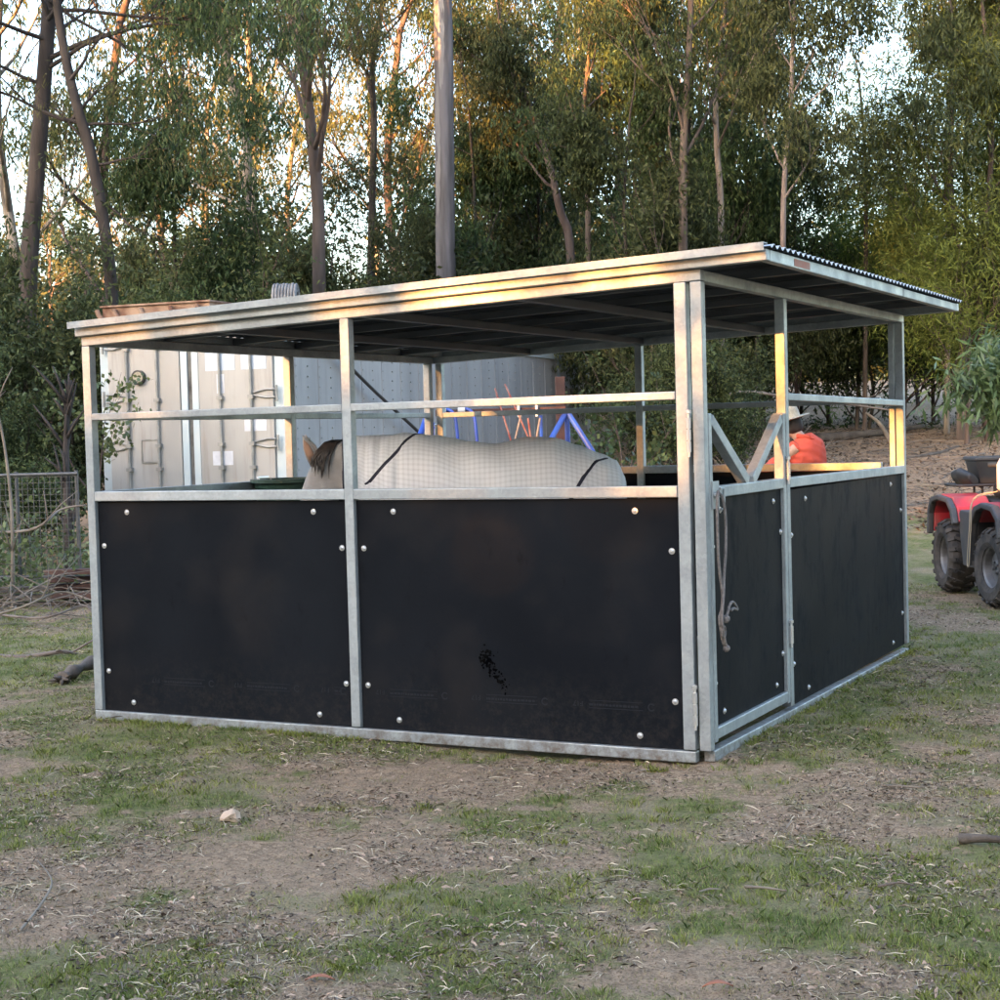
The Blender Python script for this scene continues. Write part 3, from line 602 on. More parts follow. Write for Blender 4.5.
# rug: cloth shell following the back, open below
def rr(x):
    for a, b in zip(rings[:-1], rings[1:]):
        if a[0] <= x <= b[0]:
            t = (x-a[0])/(b[0]-a[0]); t = t*t*(3-2*t)*0.4+t*0.6; return [a[i]+(b[i]-a[i])*t for i in range(4)]
    return rings[-1]
def rugpt(x, a, off=0.022):
    _, zc, hh, hw = rr(x); ca, sa = math.cos(a), math.sin(a)
    wob = 0.008*math.sin(x*19+a*3)*abs(sa)+0.014*noise.noise(Vector((x*5+a*.8, a*1.3, 0)))+.010*max(0, noise.noise(Vector((x*11-a*3, a*2.2, 4))))
    if x > .36: wob += 0.011*sstep(.36,.5,x)*(math.sin(x*62+a*2.2+2*noise.noise(Vector((x*7, a, 2))))*.7+.5*math.sin(x*101-a*3))*abs(sa)
    o = off+wob
    y = (hw+o+.012)*math.copysign(min(1, abs(sa))**0.85, sa)
    z = zc+(hh+o)*ca
    if abs(a) > math.pi/2: z = zc-(abs(a)-math.pi/2)*(hh)*1.0; y = (hw+o+.02)*math.copysign(1, sa)
    return Vector((x, y, z))
XA = np.linspace(-.80, .768, 112); AA = np.linspace(-2.25, 2.25, 71); vs = []; uvw = []
for i, x in enumerate(XA):
    for a in AA: vs.append(rugpt(x, a)); uvw.append((x, a*0.30, 0))
na_ = len(AA); fs = [(i*na_+k, i*na_+k+1, (i+1)*na_+k+1, (i+1)*na_+k) for i in range(len(XA)-1) for k in range(na_-1)]
rug = MB().add(vs, fs).build('rug', M['rug'], HO, smooth=True)
at_ = rug.data.attributes.new('rug_uv', 'FLOAT_VECTOR', 'POINT'); at_.data.foreach_set('vector', [c for u in uvw for c in u])
sm = rug.modifiers.new('s', 'SOLIDIFY'); sm.thickness = 0.006
merge(MB().tube([rugpt(x, 0, .024) for x in np.linspace(-.79, .74, 60)], .004, 6).build('seam', M['rug'], rug), rug) if False else None
def strap(pts, wd):     # ribbon on the rug surface through (x, angle)
    vs = []; P_ = [rugpt(x, a, .030) for x, a in pts]
    for i, p in enumerate(P_):
        t = (P_[min(i+1, len(P_)-1)]-P_[max(i-1, 0)]).normalized(); x, a = pts[i]; nn = Vector((0, math.sin(a), math.cos(a))); s = t.cross(nn).normalized()
        vs += [p-s*wd/2, p+s*wd/2]
    o = MB().add(vs, [(2*i, 2*i+1, 2*i+3, 2*i+2) for i in range(len(P_)-1)]).build('strap', M['strap'], rug); o.modifiers.new('s', 'SOLIDIFY').thickness = 0.006
lin = lambda a, b, n=30: [a+(b-a)*i/(n-1) for i in range(n)]
for s in (-1, 1):
    strap([(x, a*s) for x, a in zip(lin(.315, .64), lin(0.05, 1.65))], .018)
    strap([(x, a*s) for x, a in zip(lin(-.70, -.44), lin(0.25, 1.8))], .020)
    strap([(x, a*s) for x, a in zip(lin(.760, .756), lin(0.0, 2.2))], .022)

# ------------------------------------------------------------------ feed tub hung on the far side wall
t_ = lat(9.5, -1.15, 0); TB = empty('feed_tub', (-W+0.25, 1.55, 0.0)); tag(TB, 'dark green plastic feed tub beside the horse\'s nose', 'tub')
mb = MB(); prof = [(.20,.90),(.24,1.19),(.262,1.19),(.262,1.212),(.222,1.212),(.185,.93),(.001,.93)]
mb.lathe([(.001,.90)]+prof, (0,0,1), (0,0,0), 28); mb.build('tub', M['green'], TB, smooth=False)
MB().tube([(-.205,-.06,1.20),(-.225,-.06,1.22),(-.225,.06,1.22),(-.205,.06,1.20)], .006, 6).build('hook', M['bolt'], TB)

# ------------------------------------------------------------------ container behind
CN = lat(18.4, -2.40, 0.19); CF = lat(29.6, 1.60, 0.19)
ax = (CF-CN); ax.z = 0; ax.normalize(); CL = 12.19
CT = empty('shipping_container', CN, math.atan2(ax.y, ax.x)); tag(CT, 'weathered white refrigerated shipping container with closed double doors behind the stable', 'container')
# local: +X along the length away from camera, +Y to the left; near right corner at origin, door end in plane x=0
CW, CH = 2.40, 2.59
mb = MB().box((0.06,0.03,0.12),(CL,CW-0.03,CH-0.03)); cwall = mb.build('container_wall', M['contside'], CT)
mb = MB()
for x in np.arange(0.25, CL, 0.12): pass
rv = MB()
for x in np.arange(0.35, CL-0.1, 0.62):
    MB.box(rv, (x-0.03, 0.022, 0.2), (x+0.03, 0.0302, CH-0.15))
merge(rv.build('side_rib', M['contside'], CT), cwall)
rv = MB()
for x in np.arange(0.35, CL-0.1, 0.31):
    for z in np.arange(0.3, 2.45, 0.12): rv.box((x-0.009, 0.014, z-0.009), (x+0.009, 0.0218 if int(round((x-.35)/.31)) % 2 == 0 else 0.0298, z+0.009))
merge(rv.build('rivets', M['bar'], CT), cwall)
fr = MB()
for y in (0.0, CW-0.12): fr.box((0, y, 0.0), (0.12, y+0.12, CH-.118)); fr.box((CL-0.12, y, 0), (CL+0.0, y+0.12, CH))
fr.box((0.001, 0.12, CH-.118), (0.119, CW-0.12, CH-.001)); fr.box((0.001, 0.12, 0.001), (0.119, CW-0.12, 0.13)); fr.box((0.12, 0.004, 0.002), (CL-.12, 0.10, 0.14)); fr.box((0.12, 0.004, CH-.09), (CL-.12, 0.10, CH-.002))
for y in (-0.005, CW-0.165): fr.box((-0.008, y, CH-.117), (0.17, y+0.17, CH+.006))
fr.build('frame', M['contblue'], CT, bevel=0.006)
mid = CW/2
for s, (ya, yb) in enumerate(((0.125, mid-0.125), (mid+0.125, CW-0.125))):
    dr = MB().box((-0.03, ya, 0.14), (0.055, yb, CH-.125)).build('door', M['contw'], CT, bevel=0.006)
    a_, b_ = (ya, yb)
    for q in (0.30, 0.72):
        yy = ya+(yb-ya)*(q if s else 1-q); bar = MB().tube([(-.058,yy,.10),(-.058,yy,CH-.05)], .017, 10)
        for z in (0.3, 0.95, 1.22, 1.75, 2.35): bar.box((-.085, yy-.035, z-.02), (-.031, yy+.035, z+.02))
        bar.build('locking_bar', M['bar'], dr, smooth=False)
    for z in (0.45, 1.22, 1.78, 2.40):
        hy = ya if s == 0 else yb; sg = 1 if s == 0 else -1; hb_ = MB()
        hb_.tube([(-.04,hy-.03*sg,z-.04),(-.045,hy+.08*sg,z-.045),(-.045,hy+.26*sg,z-.01),(-.045,hy+.27*sg,z+.012),(-.045,hy+.08*sg,z+.05),(-.04,hy-.03*sg,z+.045)], .011, 8)
        hb_.tube([(-.05,hy-.055*sg,z-.09),(-.05,hy-.055*sg,z+.09)], .016, 8); hb_.build('door_hinge', M['bar'], dr)
gs = MB(); gs.box((-0.02, mid+0.03, 0.15), (0.05, mid+0.115, CH-.13)); gs.box((-0.02, mid-0.115, 0.15), (0.05, mid-0.03, CH-.13)); gs.build('door_edge', M['contblue'], CT, bevel=0.004)
MB().box((0.0, mid-0.028, 0.15), (0.03, mid+0.028, CH-.13)).build('door_seal', M['seal'], CT)
MB().box((-0.012, mid-0.128, 0.16), (0.03, mid-0.118, CH-.14)).build('door_seal', M['rust'], CT)
g1 = MB(); gp = (-0.03, CW-0.55, 2.02); g1.lathe([(0.001,0),(.085,0),(.085,.05),(.07,.055),(.07,.045),(.001,.045)], (-1,0,0), gp, 24); gg = g1.build('gauge', M['black'], CT)
MB().lathe([(.001,.0455),(.066,.0455),(.066,.048),(.001,.048)], (-1,0,0), gp, 24).build('gauge_face', M['strawhat'], gg)
def plate(y0, y1, z0, z1, m, nm, e=0.0): return MB().box((-0.0335-e, y0, z0), (-0.0302, y1, z1)).build(nm, M[m], CT)
plate(0.20, 0.52, 2.06, CH-.16, 'pblue', 'sticker'); plate(0.60, .98, 2.06, CH-.16, 'pblue', 'sticker')
plate(0.22, 0.50, 1.36, 1.62, 'paper', 'sticker'); pl = plate(0.66, 0.92, .98, 1.14, 'paper', 'sticker')
pl = plate(1.62, 1.84, 1.04, 1.28, 'contw', 'plate', .006)
bd = MB()
for a, b in (((1.60,1.02),(1.86,1.035)),((1.60,1.285),(1.86,1.30)),((1.60,1.035),(1.615,1.285)),((1.845,1.035),(1.86,1.285))): bd.box((-.045,a[0],a[1]),(-.0302,b[0],b[1]))
bd.build('plate_frame', M['bar'], CT)
plate(0.74, 0.84, 1.80, 2.02, 'paper', 'sticker')
# cable down the side, pale blue patch at the far end
MB().box((10.3, 0.0195, 2.02), (11.5, 0.0215, 2.50)).build('patch', M['pblue'], CT)
# tall rusty rim on the roof
rf = MB(); rf.box((0.06, .95, CH+.013), (1.1, CW-.02, CH+.27)); rf.box((0.03, .93, CH+.27), (1.13, CW-.0, CH+.29))
for q in (1.0, 1.35, 1.75, 2.1, 2.33): rf.tube([(.02,q,CH+.1),(.02,q+.07,CH+.17),(.02,q+.1,CH+.24)], .03, 8)
tag(rf.build('rusty_tray', M['rust']), 'rusty iron tray lying on the container roof above the doors', 'tray').matrix_basis = Matrix.Translation(CN) @ Matrix.Rotation(math.atan2(ax.y, ax.x), 4, 'Z')
MB().box((0.1, 0.14, CH-.029), (CL-.13, CW-.19, CH+.012)).build('container_roof', M['rust'], CT)
R3 = CT.matrix_basis if False else (Matrix.Translation(CN) @ Matrix.Rotation(math.atan2(ax.y, ax.x), 4, 'Z'))
# coil of pipe lying on the container roof
cp = R3 @ Vector((0.75, 0.35, CH+.012)); CO = MB()
for k in range(8):
    for j in range(3):
        r = .24-.035*j*0+.0; CO.tube([cp+RGT*(-.10+.036*k)*(1.0)+Vector((0,0,.06+.006*math.sin(k*2.3)))+FWD*math.cos(a)*(r-.035*j)+Vector((0,0,1))*(math.sin(a)*(r-.035*j)+.17) for a in [i*2*math.pi/28 for i in range(29)]], .018, 6, cap=False)
tag(CO.build('pipe_coil', M['coil'], smooth=True), 'coil of grey pipe standing on the container roof', 'coil')
# black hose hanging in front of the container side
hs_ = curve([R3 @ Vector(p) for p in ((.8,-.03,CH+.02),(.9,-.06,2.45),(2.1,-.10,1.9),(3.6,-.14,1.3),(5.0,-.2,.7),(5.6,-.25,.1))]); tag(MB().tube(hs_, .022, 8).build('hose', M['black'], smooth=True), 'black hose slanting down the side of the container', 'hose')

# ------------------------------------------------------------------ blue stand, steel post, poles between stable and container
def dpt(px, py, d, root=None): return at(px, py, d)
BD = 13.6
b0 = lat(BD, (495-500)/FPX*BD, 0); b0.z = gh(b0.x, b0.y); ST2 = empty('trestle_stand', b0); tag(ST2, 'blue tubular stand with a brown top beam and splayed legs behind the horse', 'stand')
zt = 1.63
def loc(px, z, dd=0): p = lat(BD+dd, (px-500)/FPX*(BD+dd), z); return p-b0
MB().beam(loc(438, zt), loc(568, zt), .06, .055).build('beam', M['brownbeam'], ST2, bevel=.004)
for px, dr_ in ((430,-1),(569,1)):
    for sgn in (-1, 1):
        MB().tube([loc(px, zt-.01), loc(px+sgn*(44 if dr_ > 0 else 30), 1.0-0.0, 0.12*sgn), loc(px+sgn*(92 if dr_ > 0 else 66), 0.0, .3*sgn)], .024, 10).build('leg', M['blue'], ST2, smooth=True)
    MB().tube([loc(px, zt-.01), loc(px+2, 0.02, .9)], .022, 10).build('leg', M['blue'], ST2, smooth=True)
for px in (446, 465):
    MB().tube(curve([loc(px, zt+.02), loc(px+3, zt+.03, -.06), loc(px+10, zt-.01, -.1), loc(px+13, zt-.15, -.12), loc(px+15, 1.05, -.12), loc(px+15, .5, -.12)]), .014, 8).build('hanger', M['blue'], ST2, smooth=True)
    MB().lathe([(.001,-.03),(.035,-.03),(.035,.03),(.001,.03)], RGT, loc(px-1, zt+.02, -.05), 12).build('hanger_cap', M['white'], ST2)
for px in (543, 446): MB().tube([loc(px, zt-.04, .1), loc(px, .3, .1)], .014, 8).build('upright', M['blue'], ST2, smooth=True)
for px in (521, 539): MB().beam(loc(px, zt-.05, -.05), loc(px, zt+.045, -.05), .02, .012).build('tie', M['white'], ST2)
for i, (a, b, m_) in enumerate((((495,388),(520,470),'redpole'),((505,384),(545,475),'redpole'),((521,415),(508,470),'wpole'),((540,418),(531,470),'wpole'),((528,418),(536,475),'redpole'))):
    if 'redpole' not in M: M['redpole'] = mat('red_pole', (0.13,.02,.025), (.25,.17,.17), scale=9, rough=.6); M['wpole'] = mat('pale_pole', (.24,.23,.22), (.16,.155,.15), scale=9, rough=.6)
    pa = at(*a, BD-.2); pb = at(*b, BD-.2); dv = (pb-pa); pe = pa+dv*(pa.z/(pa.z-pb.z))
    lb_ = ['faded red rod leaning left of the others on the blue stand','longer dark red rod leaning on the blue stand','pale rod leaning on the stand beside the red rods','thin pale rod nearest the stand\'s right legs','short red rod crossing between the pale rods'][i]
    tag(MB().tube([pa, pe], .008, 6).build('rod', M[m_]), lb_, 'rod', 'rods leaning on the blue stand')
pp = lat(14.3, (563-500)/FPX*14.3, 0)
tag(MB().beam((pp.x,pp.y,gh(pp.x,pp.y)-.1), (pp.x,pp.y,1.93), .085, .075, RGT).build('steel_post', M['brownbeam'], bevel=.004), 'rusty brown steel post standing beside the blue stand', 'post')

# ------------------------------------------------------------------ person
PD = 13.9; PP = lat(PD, (811-500)/FPX*PD, 0); PP.z = gh(PP.x, PP.y)
PE = empty('person', PP, math.atan2(RGT.y, RGT.x)+math.radians(52)); PE.scale = (.95,.95,.95); tag(PE, 'person in orange-red shirt and straw hat reaching left behind the stable', 'person')
# local X = image right, Y = away from the camera
mb = MB(); k = 0.93; zt0 = 1.02-.0
mb.tube([(0,0,.84),(0,0,.95),(-.0,0,1.08),(-.01,.01,1.22),(-.02,.02,1.34),(-.04,.03,1.41)], [(.16,.11),(.155,.11),(.165,.115),(.20,.12),(.19,.11),(.08,.07)], 16, flat=(1,0,0))
mb.tube([(-.045,.04,1.37),(-.06,.11,1.46)], .055, 12); mb.lathe([(.001,-.115),(.055,-.10),(.078,-.04),(.085,.02),(.075,.075),(.04,.105),(.001,.115)], (-.1,.25,1), (-.07,.15,1.53), 16)
for s in (-1, 1): mb.tube([(.085*s,0,.9),(.10*s,.02,.5),(.11*s,.0,.30),(.12*s,.02,.08)], [(.092,.10),(.068,.075),(.06,.065),(.042,.045)], 12, flat=(1,0,0)); mb.tube([(.12*s,.04,.05),(.13*s,-.02,.05),(.14*s,.14,.035),(.14*s,.2,.03)], .042, 10)
mb.tube([(-.20,.02,1.33),(-.25,.22,1.17),(-.22,.40,1.09),(-.16,.58,1.07)], [.055,.045,.036,.027], 10); mb.tube([(.19,.02,1.33),(.225,.05,1.16),(.235,.10,1.02),(.20,.27,.98)], [.055,.045,.038,.028], 10)
for (hx, hy, hz, dx, dy) in ((-.16,.58,1.07,.25,.97), (.20,.27,.98,-.3,.95)):
    d_ = Vector((dx,dy,-.1)).normalized(); sd_ = Vector((-dy, dx, 0)); o_ = Vector((hx,hy,hz)); mb.tube([o_, o_+d_*.05, o_+d_*.10], [(.027,.018),(.042,.016),(.038,.013)], 10, flat=sd_)
    for f in range(4): b_ = o_+d_*.09+sd_*(.027-.018*f); mb.tube([b_, b_+d_*(.035+.004*(f in (1,2)))+Vector((0,0,-.008)), b_+d_*.06+Vector((0,0,-.03))], [.0095,.0085,.007], 7)
    b_ = o_+d_*.03+sd_*.03; mb.tube([b_, b_+d_*.03+sd_*.025, b_+d_*.06+sd_*.03], [.011,.010,.008], 7)
pb_ = remesh(mb.build('body', M['skin'], PE), 0.011, 1)
sh = MB(); sh.tube([(0,0,.86),(0,0,.95),(0,0,1.08),(-.01,.01,1.22),(-.02,.02,1.345),(-.045,.03,1.43)], [(.20,.15),(.19,.145),(.195,.145),(.222,.15),(.205,.135),(.088,.078)], 20, flat=(1,0,0))
sh.tube([(-.17,.02,1.345),(-.25,.22,1.17),(-.22,.40,1.09),(-.18,.52,1.075)], [.078,.066,.055,.045], 12); sh.tube([(.165,.02,1.345),(.228,.05,1.16),(.24,.10,1.02),(.215,.22,.985)], [.078,.068,.056,.045], 12)
so_ = remesh(sh.build('shirt', M['shirt'], PE), 0.012, 1)
rn = random.Random(4)
for v in so_.data.vertices: v.co += v.normal*(0.016*noise.noise(Vector((v.co.x*13, v.co.y*13, v.co.z*5)))+.010*noise.noise(Vector((v.co.x*9+v.co.z*22, v.co.y*9, v.co.z*12))))
MB().tube([(-.10,-.055,1.415),(-.06,-.065,1.40),(.0,-.05,1.41),(.03,.02,1.43),(-.04,.11,1.43),(-.12,.06,1.43),(-.10,-.055,1.415)], [(.02,.012)]*7, 8).build('collar', M['shirt'], PE, smooth=True)
tr = MB()
for s in (-1, 1): tr.tube([(.07*s,0,.93),(.09*s,0,.8),(.105*s,.02,.5),(.115*s,.0,.30),(.12*s,.02,.07)], [(.125,.13),(.115,.125),(.085,.09),(.078,.08),(.07,.075)], 14, flat=(1,0,0))
remesh(tr.build('trousers', M['trousers'], PE), 0.014, 1)
for s in (-1, 1): MB().tube([(.12*s,-.06,.05),(.125*s,-.02,.06),(.13*s,.10,.05),(.14*s,.2,.035),(.14*s,.23,.03)], [(.03,.03),(.05,.055),(.05,.045),(.045,.03),(.02,.02)], 12, flat=(1,0,0)).build('boot', M['black'], PE, smooth=True)
MB().lathe([(.001,.118),(.05,.105),(.083,.06),(.092,0),(.088,-.06),(.06,-.09),(.05,-.09)], (-.1,.2,1), (-.068,.135,1.54), 18).build('hair', M['hairh'], PE, smooth=True)
hat = MB(); hat.lathe([(.185,.0),(.178,.006),(.13,-.004),(.10,.01),(.096,.06),(.085,.105),(.06,.118),(.001,.11),(.001,.105),(.055,.112),(.08,.10),(.09,.055),(.093,.005),(.13,-.010),(.178,.0),(.185,.0)], (-.15,.2,1), (-.078,.155,1.585), 32)
ht = hat.build('hat', M['strawhat'], PE, smooth=True); MB().lathe([(.0985,.014),(.0975,.04)], (-.15,.2,1), (-.078,.155,1.585), 32).build('hat_band', M['hatband'], ht, smooth=True)

# ------------------------------------------------------------------ quad bike (local: Y = towards its front, X = its left... image left is -X)
QD = 13.1; QP = lat(QD, 4.30, 0); QP.z = gh(QP.x, QP.y)
QB = empty('quad_bike', QP, math.atan2(-RGT.y, -RGT.x)+math.radians(0)); tag(QB, 'red and black quad bike with knobbly tyres parked right of the stable', 'quad bike')
def wheel(x, y, r, wd, steer=0):
    wr = empty('wheel', (x, y, r)); wr.parent = QB; wr.rotation_euler = (0,0,steer)
    t = MB(); hw = wd/2
    t.lathe([(r*.50,-hw*.8),(r*.62,-hw),(r*.80,-hw*1.02),(r*.90,-hw*.85),(r*.93,-hw*.5),(r*.935,0),(r*.93,hw*.5),(r*.90,hw*.85),(r*.80,hw*1.02),(r*.62,hw),(r*.50,hw*.8),(r*.50,-hw*.8)], (1,0,0), (0,0,0), 40)
    nn_ = 20
    for k in range(nn_):
        for s in (-1, 1):
            a = 2*math.pi*(k+(0.5 if s > 0 else 0))/nn_; c_, s_ = math.cos(a), math.sin(a); rad = Vector((0, c_, s_)); tan = Vector((0,-s_,c_)); X = Vector((1,0,0))
            t.beam(rad*r*.955+X*s*hw*.10+tan*.0, rad*r*.955+X*s*hw*.62+tan*.03, .028, r*.07, tan)
            t.beam(rad*r*.94+X*s*hw*.66+tan*.03, rad*r*.84+X*s*hw*1.06+tan*.03, .034, r*.05, tan)
    t.build('tyre', M['rubber'], wr)
    rm = MB(); rm.lathe([(.02,hw*.35),(r*.16,hw*.35),(r*.2,hw*.25),(r*.42,hw*.1),(r*.46,hw*.6),(r*.53,hw*.82),(r*.53,-hw*.82),(r*.46,-hw*.6),(r*.42,-hw*.1),(r*.2,-hw*.25),(r*.16,-hw*.35),(.02,-hw*.35)], (1,0,0), (0,0,0), 30)
    for k in range(4):
        a = k*math.pi/2+.4
        for s in (-1, 1): rm.lathe([(.001,.02),(.012,.02),(.012,.0),(.001,-.0)], (s,0,0), (s*hw*.30, math.cos(a)*r*.13, math.sin(a)*r*.13), 8)
    rm.build('rim', M['rimgrey'], wr, smooth=False)
for s in (-1, 1): wheel(s*.47, .62, .315, .20, .12); wheel(s*.46, -.62, .315, .25)
def slab(pts, x0, x1, name, m, par=QB, bev=.012):
    """side profile (y,z) extruded in x"""
    nP = len(pts); vs = [(x0, y, z) for y, z in pts]+[(x1, y, z) for y, z in pts]
    fs = [tuple(range(nP)), tuple(range(2*nP-1, nP-1, -1))]+[(i, nP+i, nP+(i+1) % nP, (i+1) % nP) for i in range(nP)]
    return MB().add(vs, fs).build(name, M[m], par, bevel=bev)
def strip_arc(c, r0, ys, zs, x0, x1, name, m): pass
for s in (-1, 1):
    xo, xi = s*.585, s*.26
    slab([(.98,.60),(.95,.72),(.82,.80),(.55,.815),(.36,.78),(.26,.66),(.30,.64),(.40,.74),(.57,.775),(.80,.76),(.91,.70),(.94,.60)], xi, xo-s*.05, 'front_fender', 'redplastic')
    slab([(1.0,.56),(.97,.715),(.83,.80),(.55,.812),(.36,.775),(.25,.655),(.30,.635),(.41,.735),(.57,.77),(.80,.755),(.92,.69),(.95,.56)], xo-s*.05, xo+s*.015, 'fender_flare', 'grayplastic')
    slab([(-.20,.62),(-.26,.74),(-.40,.82),(-.70,.835),(-.92,.80),(-1.0,.68),(-1.03,.50),(-.98,.50),(-.96,.66),(-.88,.76),(-.70,.79),(-.42,.775),(-.30,.70),(-.25,.60)], xi, xo-s*.035, 'rear_fender', 'redplastic')
    slab([(-.19,.61),(-.26,.735),(-.40,.812),(-.70,.828),(-.925,.795),(-1.01,.68),(-1.04,.48),(-.98,.48),(-.955,.66),(-.88,.755),(-.70,.785),(-.42,.77),(-.31,.70),(-.25,.59)], xo-s*.035, xo+s*.015, 'fender_flare', 'grayplastic')
    slab([(.27,.66),(.22,.45),(.17,.27),(-.14,.27),(-.20,.45),(-.27,.68),(-.2,.72),(.2,.72)], s*.40, s*.54, 'side_panel', 'grayplastic')
    slab([(.18,.34),(.18,.38),(-.22,.38),(-.22,.34)], s*.20, s*.46, 'footrest', 'black', bev=.006)
    MB().beam((s*.58,.27,.66),(s*.56,.17,.30),.05,.06,(1,0,0)).build('fender_flare', M['grayplastic'], QB, bevel=.01)
slab([(.9,.42),(.95,.62),(.80,.80),(.35,.84),(.20,.80),(-.2,.78),(-.9,.80),(-.95,.60),(-.6,.40),(-.3,.28),(.5,.28)], -.24, .24, 'body', 'black')
slab([(.42,.84),(.36,.94),(.16,.96),(.10,.84)], -.15, .15, 'tank_cover', 'redplastic', bev=.03)
slab([(.12,.82),(.08,.92),(-.10,.90),(-.55,.93),(-.62,.90),(-.60,.80)], -.15, .15, 'seat', 'black', bev=.03)
hd = MB(); hd.tube([(0,.40,.80),(0,.30,1.06)], .025, 10); hd.tube([(-.38,.14,1.09),(-.2,.27,1.10),(0,.30,1.05),(.2,.27,1.10),(.38,.14,1.09)], .014, 10); hd.box((-.08,.26,1.04),(.08,.36,1.12)); hb2 = hd.build('handlebar', M['black'], QB)
for s in (-1, 1): MB().tube([(s*.40,.125,1.09),(s*.29,.195,1.095)], .02, 10).build('grip', M['rubber'], hb2)
for s in (-1, 1):
    slab([(.905,.60),(.93,.70),(.86,.76),(.75,.76),(.75,.60)], s*.12, s*.50, 'light_housing', 'black'); MB().box((s*.20,.91,.625),(s*.46,.945,.70)).build('headlight', M['lens'], QB, bevel=.008)
bm_ = MB()
for z in (.42, .56): bm_.tube([(-.34,.90,z),(-.30,1.02,z),(.30,1.02,z),(.34,.90,z)], .017, 8)
for x in (-.25, .25): bm_.tube([(x,.88,.34),(x,1.03,.40),(x,1.04,.60),(x,.95,.68)], .017, 8)
bm_.build('bumper', M['black'], QB)
def rack(y0, y1, z, nm, wx):
    b = MB(); b.tube([(-wx,y0,z),(wx,y0,z),(wx+.03,y0+.04,z),(wx+.03,y1-.04,z),(wx,y1,z),(-wx,y1,z),(-wx-.03,y1-.04,z),(-wx-.03,y0+.04,z),(-wx,y0,z)], .012, 8)
    for q in range(1, 5): yy = y0+(y1-y0)*q/5; b.tube([(-wx-.03,yy,z),(wx+.03,yy,z)], .008, 6)
    for sx in (-1, 1):
        b.tube([(sx*.2,y0+.1,z),(sx*.2,y0+.1,z-.09)], .01, 6); b.tube([(sx*.2,y1-.1,z),(sx*.2,y1-.1,z-.09)], .01, 6)
    return b.build(nm, M['black'], QB)
rack(-1.06, -.62, .90, 'rear_rack', .40); rack(.46, .98, .89, 'front_rack', .40)
Q = Matrix.Translation(QP) @ Matrix.Rotation(math.atan2(-RGT.y, -RGT.x), 4, 'Z')
def qpt(x, y, z): return Q @ Vector((x, y, z))
QR = math.atan2(-RGT.y, -RGT.x)
# things carried on the quad. image left = +X here
cr = empty('cargo_box', qpt(.06,-.82,.905), QR); tag(cr, 'black plastic cargo box on the quad bike\'s rear rack', 'box')
mb = MB(); vs = []
for z, a, b in ((0,.17,.14),(.20,.21,.17)): vs += [(-a,-b,z),(a,-b,z),(a,b,z),(-a,b,z)]
mb.add(vs, [(0,3,2,1),(4,5,6,7),(0,1,5,4),(1,2,6,5),(2,3,7,6),(3,0,4,7)]); mb.build('box_body', M['black'], cr, bevel=.012)
MB().box((-.225,-.185,.20),(.225,.185,.235)).build('lid', M['grayplastic'], cr, bevel=.012); MB().box((-.2,-.195,.175),(.2,-.18,.19)).build('trim', M['bar'], cr)
bg_ = MB(); bg_.tube([qpt(.34,-1.0,.955),qpt(.33,-.8,.965),qpt(.30,-.62,.95)], [(.04,.07),(.055,.10),(.035,.06)], 12); tag(remesh(bg_.build('tool_bag', M['black']), .012, 1), 'small black tool bag strapped to the edge of the rear rack', 'bag')
dm = empty('water_drum', qpt(.36,.70,.905), QR); tag(dm, 'white plastic drum on the quad bike\'s front rack', 'drum')
MB().lathe([(.001,0),(.13,0),(.145,.02),(.145,.2),(.12,.25),(.05,.28),(.05,.30),(.001,.30)], (0,0,1), (0,0,0), 28).build('drum_body', M['white'], dm, smooth=True); MB().lathe([(.001,.345),(.055,.345),(.058,.30),(.05,.30)], (0,0,1), (0,0,0), 18).build('cap', M['white'], dm)
bp_ = qpt(.425,.86,.945); tag(MB().lathe([(.001,-.05),(.025,-.044),(.044,-.025),(.05,0),(.044,.025),(.025,.044),(.001,.05)], (0,0,1), bp_, 20).build('ball', M['yellow'], smooth=True), 'yellow ball resting on the quad bike\'s front rack', 'ball')
tw = curve([qpt(.44,.47,.89),qpt(.60,.40,.84),qpt(.615,.36,.6),qpt(.62,.32,.36),qpt(.62,.29,.30),qpt(.62,.26,.34),qpt(.61,.30,.6),qpt(.59,.34,.82),qpt(.44,.49,.895)]); tag(MB().tube(tw, .004, 6).build('twine', M['straw'], smooth=True), 'loop of pale twine hanging down the side of the quad bike', 'twine')

# ------------------------------------------------------------------ trees
def unit(rng, n):
    v = rng.normal(size=(n,3)); return v/np.linalg.norm(v, axis=1, keepdims=True)
def leaf_quads(rng, C, L, Wd, droop):
    n = len(C); d = unit(rng, n)*(1-droop); d[:,2] -= droop*rng.uniform(.6,1.3,n); d /= np.linalg.norm(d, axis=1, keepdims=True)
    s = np.cross(d, unit(rng, n)); s /= np.linalg.norm(s, axis=1, keepdims=True)+1e-9
    l = (L*rng.uniform(.6,1.25,n))[:,None]; w_ = (Wd*rng.uniform(.7,1.2,n))[:,None]
    return np.stack([C, C+d*l*.45+s*w_, C+d*l, C+d*l*.45-s*w_], axis=1)
def twig_leaves(rng, tips, per, sig, L, Wd, droop, vert=0.0, tw=0.35):
    """leaves strung along short hanging twigs around each tip segment"""
    cs = []
    for a, b, sc in tips:
        nt_ = max(2, int(per/9*sc)); base = a+(b-a)*rng.uniform(0,1.15,(nt_,1))+rng.normal(0, sig*sc*.6, (nt_,3))
        dr = unit(rng, nt_); dr[:,2] -= vert; dr /= np.linalg.norm(dr, axis=1, keepdims=True)
        t = rng.uniform(0,1,(nt_,9,1)); cs.append((base[:,None,:]+dr[:,None,:]*t*tw*1.3*sc+rng.normal(0,.03,(nt_,9,3))).reshape(-1,3))
    return leaf_quads(rng, np.concatenate(cs), L, Wd, droop)
